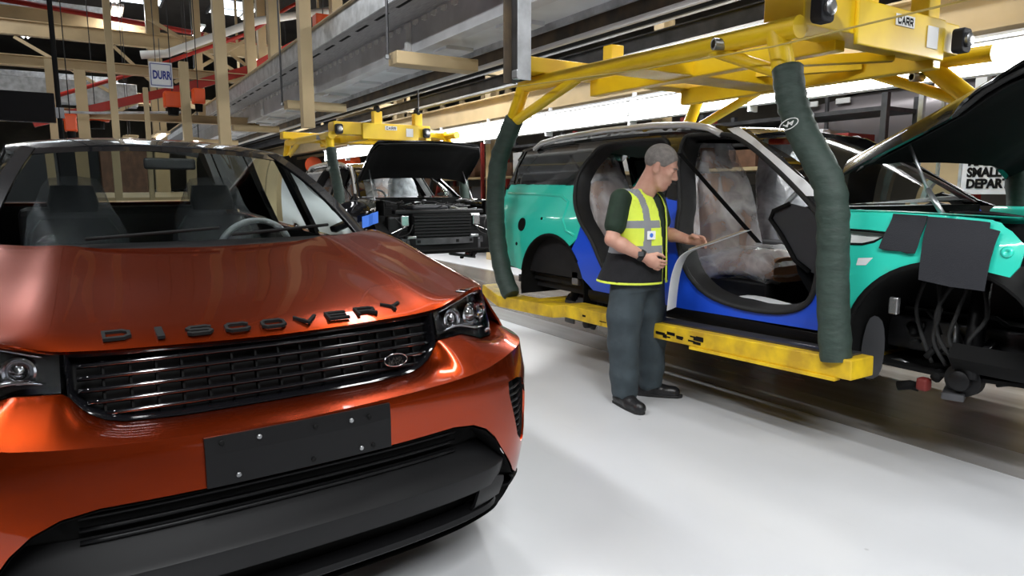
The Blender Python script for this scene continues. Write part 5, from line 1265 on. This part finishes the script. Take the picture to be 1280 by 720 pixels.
# ---------------------------------------------------------- steelwork and pipes at the far left
def post(x, y, z0, z1, w_, label, group): o = obj('column', MB().b2(x-w_/2, x+w_/2, y-w_/2, y+w_/2, z0, z1), 'cream', None, bevel=.004); return tag(o, label, 'column', group)
for x, y, z0, z1, w_ in ((-13, .07, 0, 3.34, .16), (-11, .43, 0, 7.6, .09), (-17, 1.50, 0, 7.6, .26), (-13, 2.67, 2.95, 7.6, .16), (-12, 2.85, 3.0, 7.6, .18), (-11.5, 3.75, 3.1, 7.6, .18), (-12, .90, 0, 3.02, .07), (-12, 1.45, 0, 3.45, .13), (-12.5, -.32, 0, 3.4, .10), (-14.3, 2.0, 2.8, 7.6, .12), (-14.5, 3.2, 2.95, 7.6, .16)):
    post(x, y, z0, z1, w_, 'cream steel column in the frame beyond the orange car', 'cream frame columns')
post(-9, 1.50, 0, 7.6, .13, 'slim cream column just behind the roof of the orange car', None)
post(-7.3, 2.04, 2.11, 7.6, .12, 'cream drop post hanging in front of the cable tray run', None)
for i, (x, y0, y1, z, h_) in enumerate(((-16, -9, 5.4, 4.47, .27), (-13.0, -9, 2.8, 3.42, .16), (-20, -9, 8, 5.3, .3), (-24, -9, 9, 4.2, .3), (-13.2, -9, 2.8, 2.7, .14))):
    o = obj('floor_beam', MB().ibeam((x, y0, z), (x, y1, z), .16, h_), 'cream', None); tag(o, 'cream steel cross beam of the frame beyond the orange car', 'beam', 'cream frame beams')
def strut(p, q, w_, m_, name, label, group): o = obj(name, MB().beam(p, q, w_, w_), m_, None); return tag(o, label, 'brace' if name == 'brace' else 'pipe', group)
for p, q in (((-16, -.9, 4.3), (-16, .6, 3.4)), ((-16, 1.6, 3.4), (-16, .7, 4.3)), ((-14.5, 1.2, 4.6), (-14.5, 3.0, 3.6)), ((-14.6, 1.6, 3.5), (-14.6, 2.9, 4.4)), ((-15, .4, 2.8), (-15, 1.4, 3.4)), ((-14.8, 2.2, 4.5), (-14.8, 4.0, 3.2))):
    strut(p, q, .06, 'cream', 'brace', 'cream diagonal brace between the frame beams', 'cream diagonal braces')
def pipe(pts, r, m_, label, group=None):
    o = obj('pipe', MB().tube(pts, r, 10), m_, None, smooth=True); return tag(o, label, 'pipe', group)
pipe([(-14, -.35, 3.02), (-14, 1.05, 3.58), (-14, 2.85, 4.42), (-14, 3.6, 4.98), (-14, 4.6, 5.6)], .035, 'red_paint', 'thin red pipe climbing across the cream frame')
pipe([(-13.75, 1.0, 3.80), (-13.75, 1.4, 3.86), (-13.75, 3.0, 4.62), (-13.75, 4.4, 5.0)], .07, 'white_plastic', 'fat white duct pipe beside the red pipes')
pipe([(-18.9, -1.5, 5.6), (-18.9, 2.6, 5.33), (-18.9, 6, 5.0)], .06, 'red_paint', 'dark red pipe under the bright roof lights')
pipe([(-12.6, -3, 2.62), (-12.6, .2, 2.66), (-12.6, 1.5, 2.75)], .02, 'galvanised', 'thin steel pipe low in the cream frame')
o = obj('conveyor_rail', MB().beam((-13, -.6, 2.50), (-13, 1.56, 3.19), .10, .13).beam((-13, 1.56, 3.19), (-13, 2.61, 3.58), .10, .15).beam((-13, 2.61, 3.58), (-13, 5.1, 5.12), .10, .15), 'red_paint', None); tag(o, 'broad red conveyor rail climbing across the cream frame', 'rail')
sg = thing('hanging_sign', 'white hanging sign with blue border and blue capitals', 'sign', (-12, .97, 3.02), 0)
Ms = at4((0, 0, 0), Matrix(((0, 0, 1), (1, 0, 0), (0, 1, 0))))
brd = obj('sign_board', MB().b2(-.02, 0, 0, .32, .02, .40), 'white_tape', sg)
for a, b in (((.02, .05), (.30, .05)), ((.30, .05), (.30, .37)), ((.30, .37), (.02, .37)), ((.02, .37), (.02, .05))): obj('sign_border', MB().beam((.003, a[0], a[1]), (.003, b[0], b[1]), .008, .020, (0, a[1]-b[1], a[0]-b[0]) if False else (1, 0, 0)), 'sign_blue', sg)
text_obj('lettering', 'DURR', .17, at4((.002, .045, .15), Matrix(((0, 0, 1), (1, 0, 0), (0, 1, 0)))), 'sign_blue', sg, .006, .55)
obj('sign_wire', MB().tube([(-.01, .16, .40), (-.01, .16, .75)], .006, 6), 'dark_steel', sg)
for i, (x, y, z, w_) in enumerate(((-11.8, 3.62, 4.15, .30), (-12, -.1, 2.32, .16), (-12.3, 1.30, 2.78, .26), (-12.3, 1.68, 2.86, .18), (-13.6, .25, 2.62, .4))):
    mchn = thing('hoist', ('orange hoist motor hanging beside the grey tray', 'small orange hoist motor near the hanging screen', 'orange hoist motor below the blue lettered sign', 'slim orange hoist motor right of the blue lettered sign', 'wide orange hoist block low under the red rail')[i], 'hoist', (x, y, z))
    obj('motor', MB().b2(-.12, .12, -w_/2, w_/2, 0, .24), 'orange_machine', mchn, bevel=.02); obj('gear_case', MB().lathe([(w_*.3, -.12), (w_*.34, 0), (w_*.2, .02)], 14), 'matt_black', mchn); obj('cable_lead', MB().tube([(0, 0, .24), (0, 0, 7.6-z)], .008, 6), 'rubber', mchn)
hs = thing('hanging_screen', 'black flat screen hanging on a dark pole behind the orange car', 'screen', (-8, -.4, 2.1))
obj('screen_case', MB().b2(-.03, .03, -.42, .22, 0, .28), 'gloss_black', hs, bevel=.008); obj('screen_glass', MB().b2(.031, .034, -.38, .18, .03, .25), 'gloss_black', hs); obj('screen_bracket', MB().beam((0, .2, .1), (0, .29, .1), .04, .1), 'dark_steel', hs)
o = obj('drop_pole', MB().tube([(-8.0, -.15, 1.6), (-8.0, -.15, 7.6)], .022, 8), 'matt_black', None, smooth=True); tag(o, 'thin black pole dropping from the roof beside the hanging screen', 'pole')
# ducts and girders high in the far bays
rnd = random.Random(21)
for i in range(9):
    x = -18.5-1.35*i; z = 3.4+.42*(i*5 % 9)
    if i % 3 == 0:
        o = obj('air_duct', MB().b2(x-.25, x+.25, -5.5, 1.2, z, z+.5), 'galvanised', None, bevel=.02); tag(o, 'square metal air duct crossing the far bays under the roof', 'duct', 'far air ducts')
    elif i % 3 == 1:
        o = obj('floor_beam', MB().ibeam((x, -6, z), (x, 1.9, z), .2, .32), 'cream', None); tag(o, 'cream girder crossing the far bays under the roof', 'beam', 'far bay girders')
    else:
        o = obj('pipe', MB().tube([(x, -6, z), (x, -1.5, z+.05), (x, 1.9, z+.1)], .09, 10), 'red_paint', None, smooth=True); tag(o, 'thick red sprinkler pipe crossing the far bays', 'pipe', 'far sprinkler pipes')
for i in range(5):
    x = -19.9-2.7*i; y = -3.2+1.1*(i*2 % 5)
    o = obj('cabinet', MB().b2(x-.5, x+.5, y-.6, y+.6, 0, 2.1+.2*(i % 3)), ('cream', 'interior_grey', 'box_brown')[i % 3], None, bevel=.03); tag(o, ('tall cream plant cabinet in the far bays', 'tall dark grey plant cabinet in the far bays', 'tall brown plant cabinet in the far bays')[i % 3], 'cabinet', 'far plant cabinets')
# roof lights and bright bench lights at the far end
for i in range(9):
    x, y = -26+1.6*(i % 3)*1.2, -1.2+1.15*i
    batten(x, y, 6.2+.25*(i % 3), 'far roof light seen through the cream frame', 'far roof lights', 1.4)
for i in range(6):
    x, y, z = -13.5-1.2*(i//3), .7+.50*(i % 3)+.1*(i//3), 2.30+.10*(i % 2)
    t = thing('bench_light', 'white bench light low behind the orange car roof', 'light', (x, y, z), 0, 'bench lights beyond the orange car')
    obj('housing', MB().b2(-.6, .6, -.10, .10, .02, .06), 'cream', t); obj('tube', MB().tube([(-.55, 0, 0), (.55, 0, 0)], .03, 8), 'tube_light', t, smooth=True); obj('hanger', MB().tube([(0, 0, .06), (0, 0, 5.2)], .006, 5), 'dark_steel', t)
o = obj('work_bench', MB().b2(-16.5, -14.6, .2, 2.4, .86, .92).b2(-16.5, -16.4, .3, 2.3, 0, .86).b2(-14.7, -14.6, .3, 2.3, 0, .86), 'cream', None); tag(o, 'long cream work bench far behind the orange car', 'bench')
# red reels on the wall side behind the black car
for i, (x, y) in enumerate(((-22.1, 7.02), (-20.6, 7.02), (-24.6, 7.02))):
    t = thing('hose_reel', 'round red hose reel mounted behind the black car body', 'hose reel', (x, y, 2.15), 0, 'hose reels behind the line')
    M = at4((0, 0, .25), look_at((1, -.4, 0))); obj('reel', MB().lathe([(.28, -.08), (.30, -.06), (.12, -.05), (.12, .05), (.30, .06), (.28, .08)], 24, M), 'orange_machine', t, smooth=True, angle=40); obj('stand', MB().b2(-.05, .05, -.05, .05, -2.15, .0), 'box_red', t)
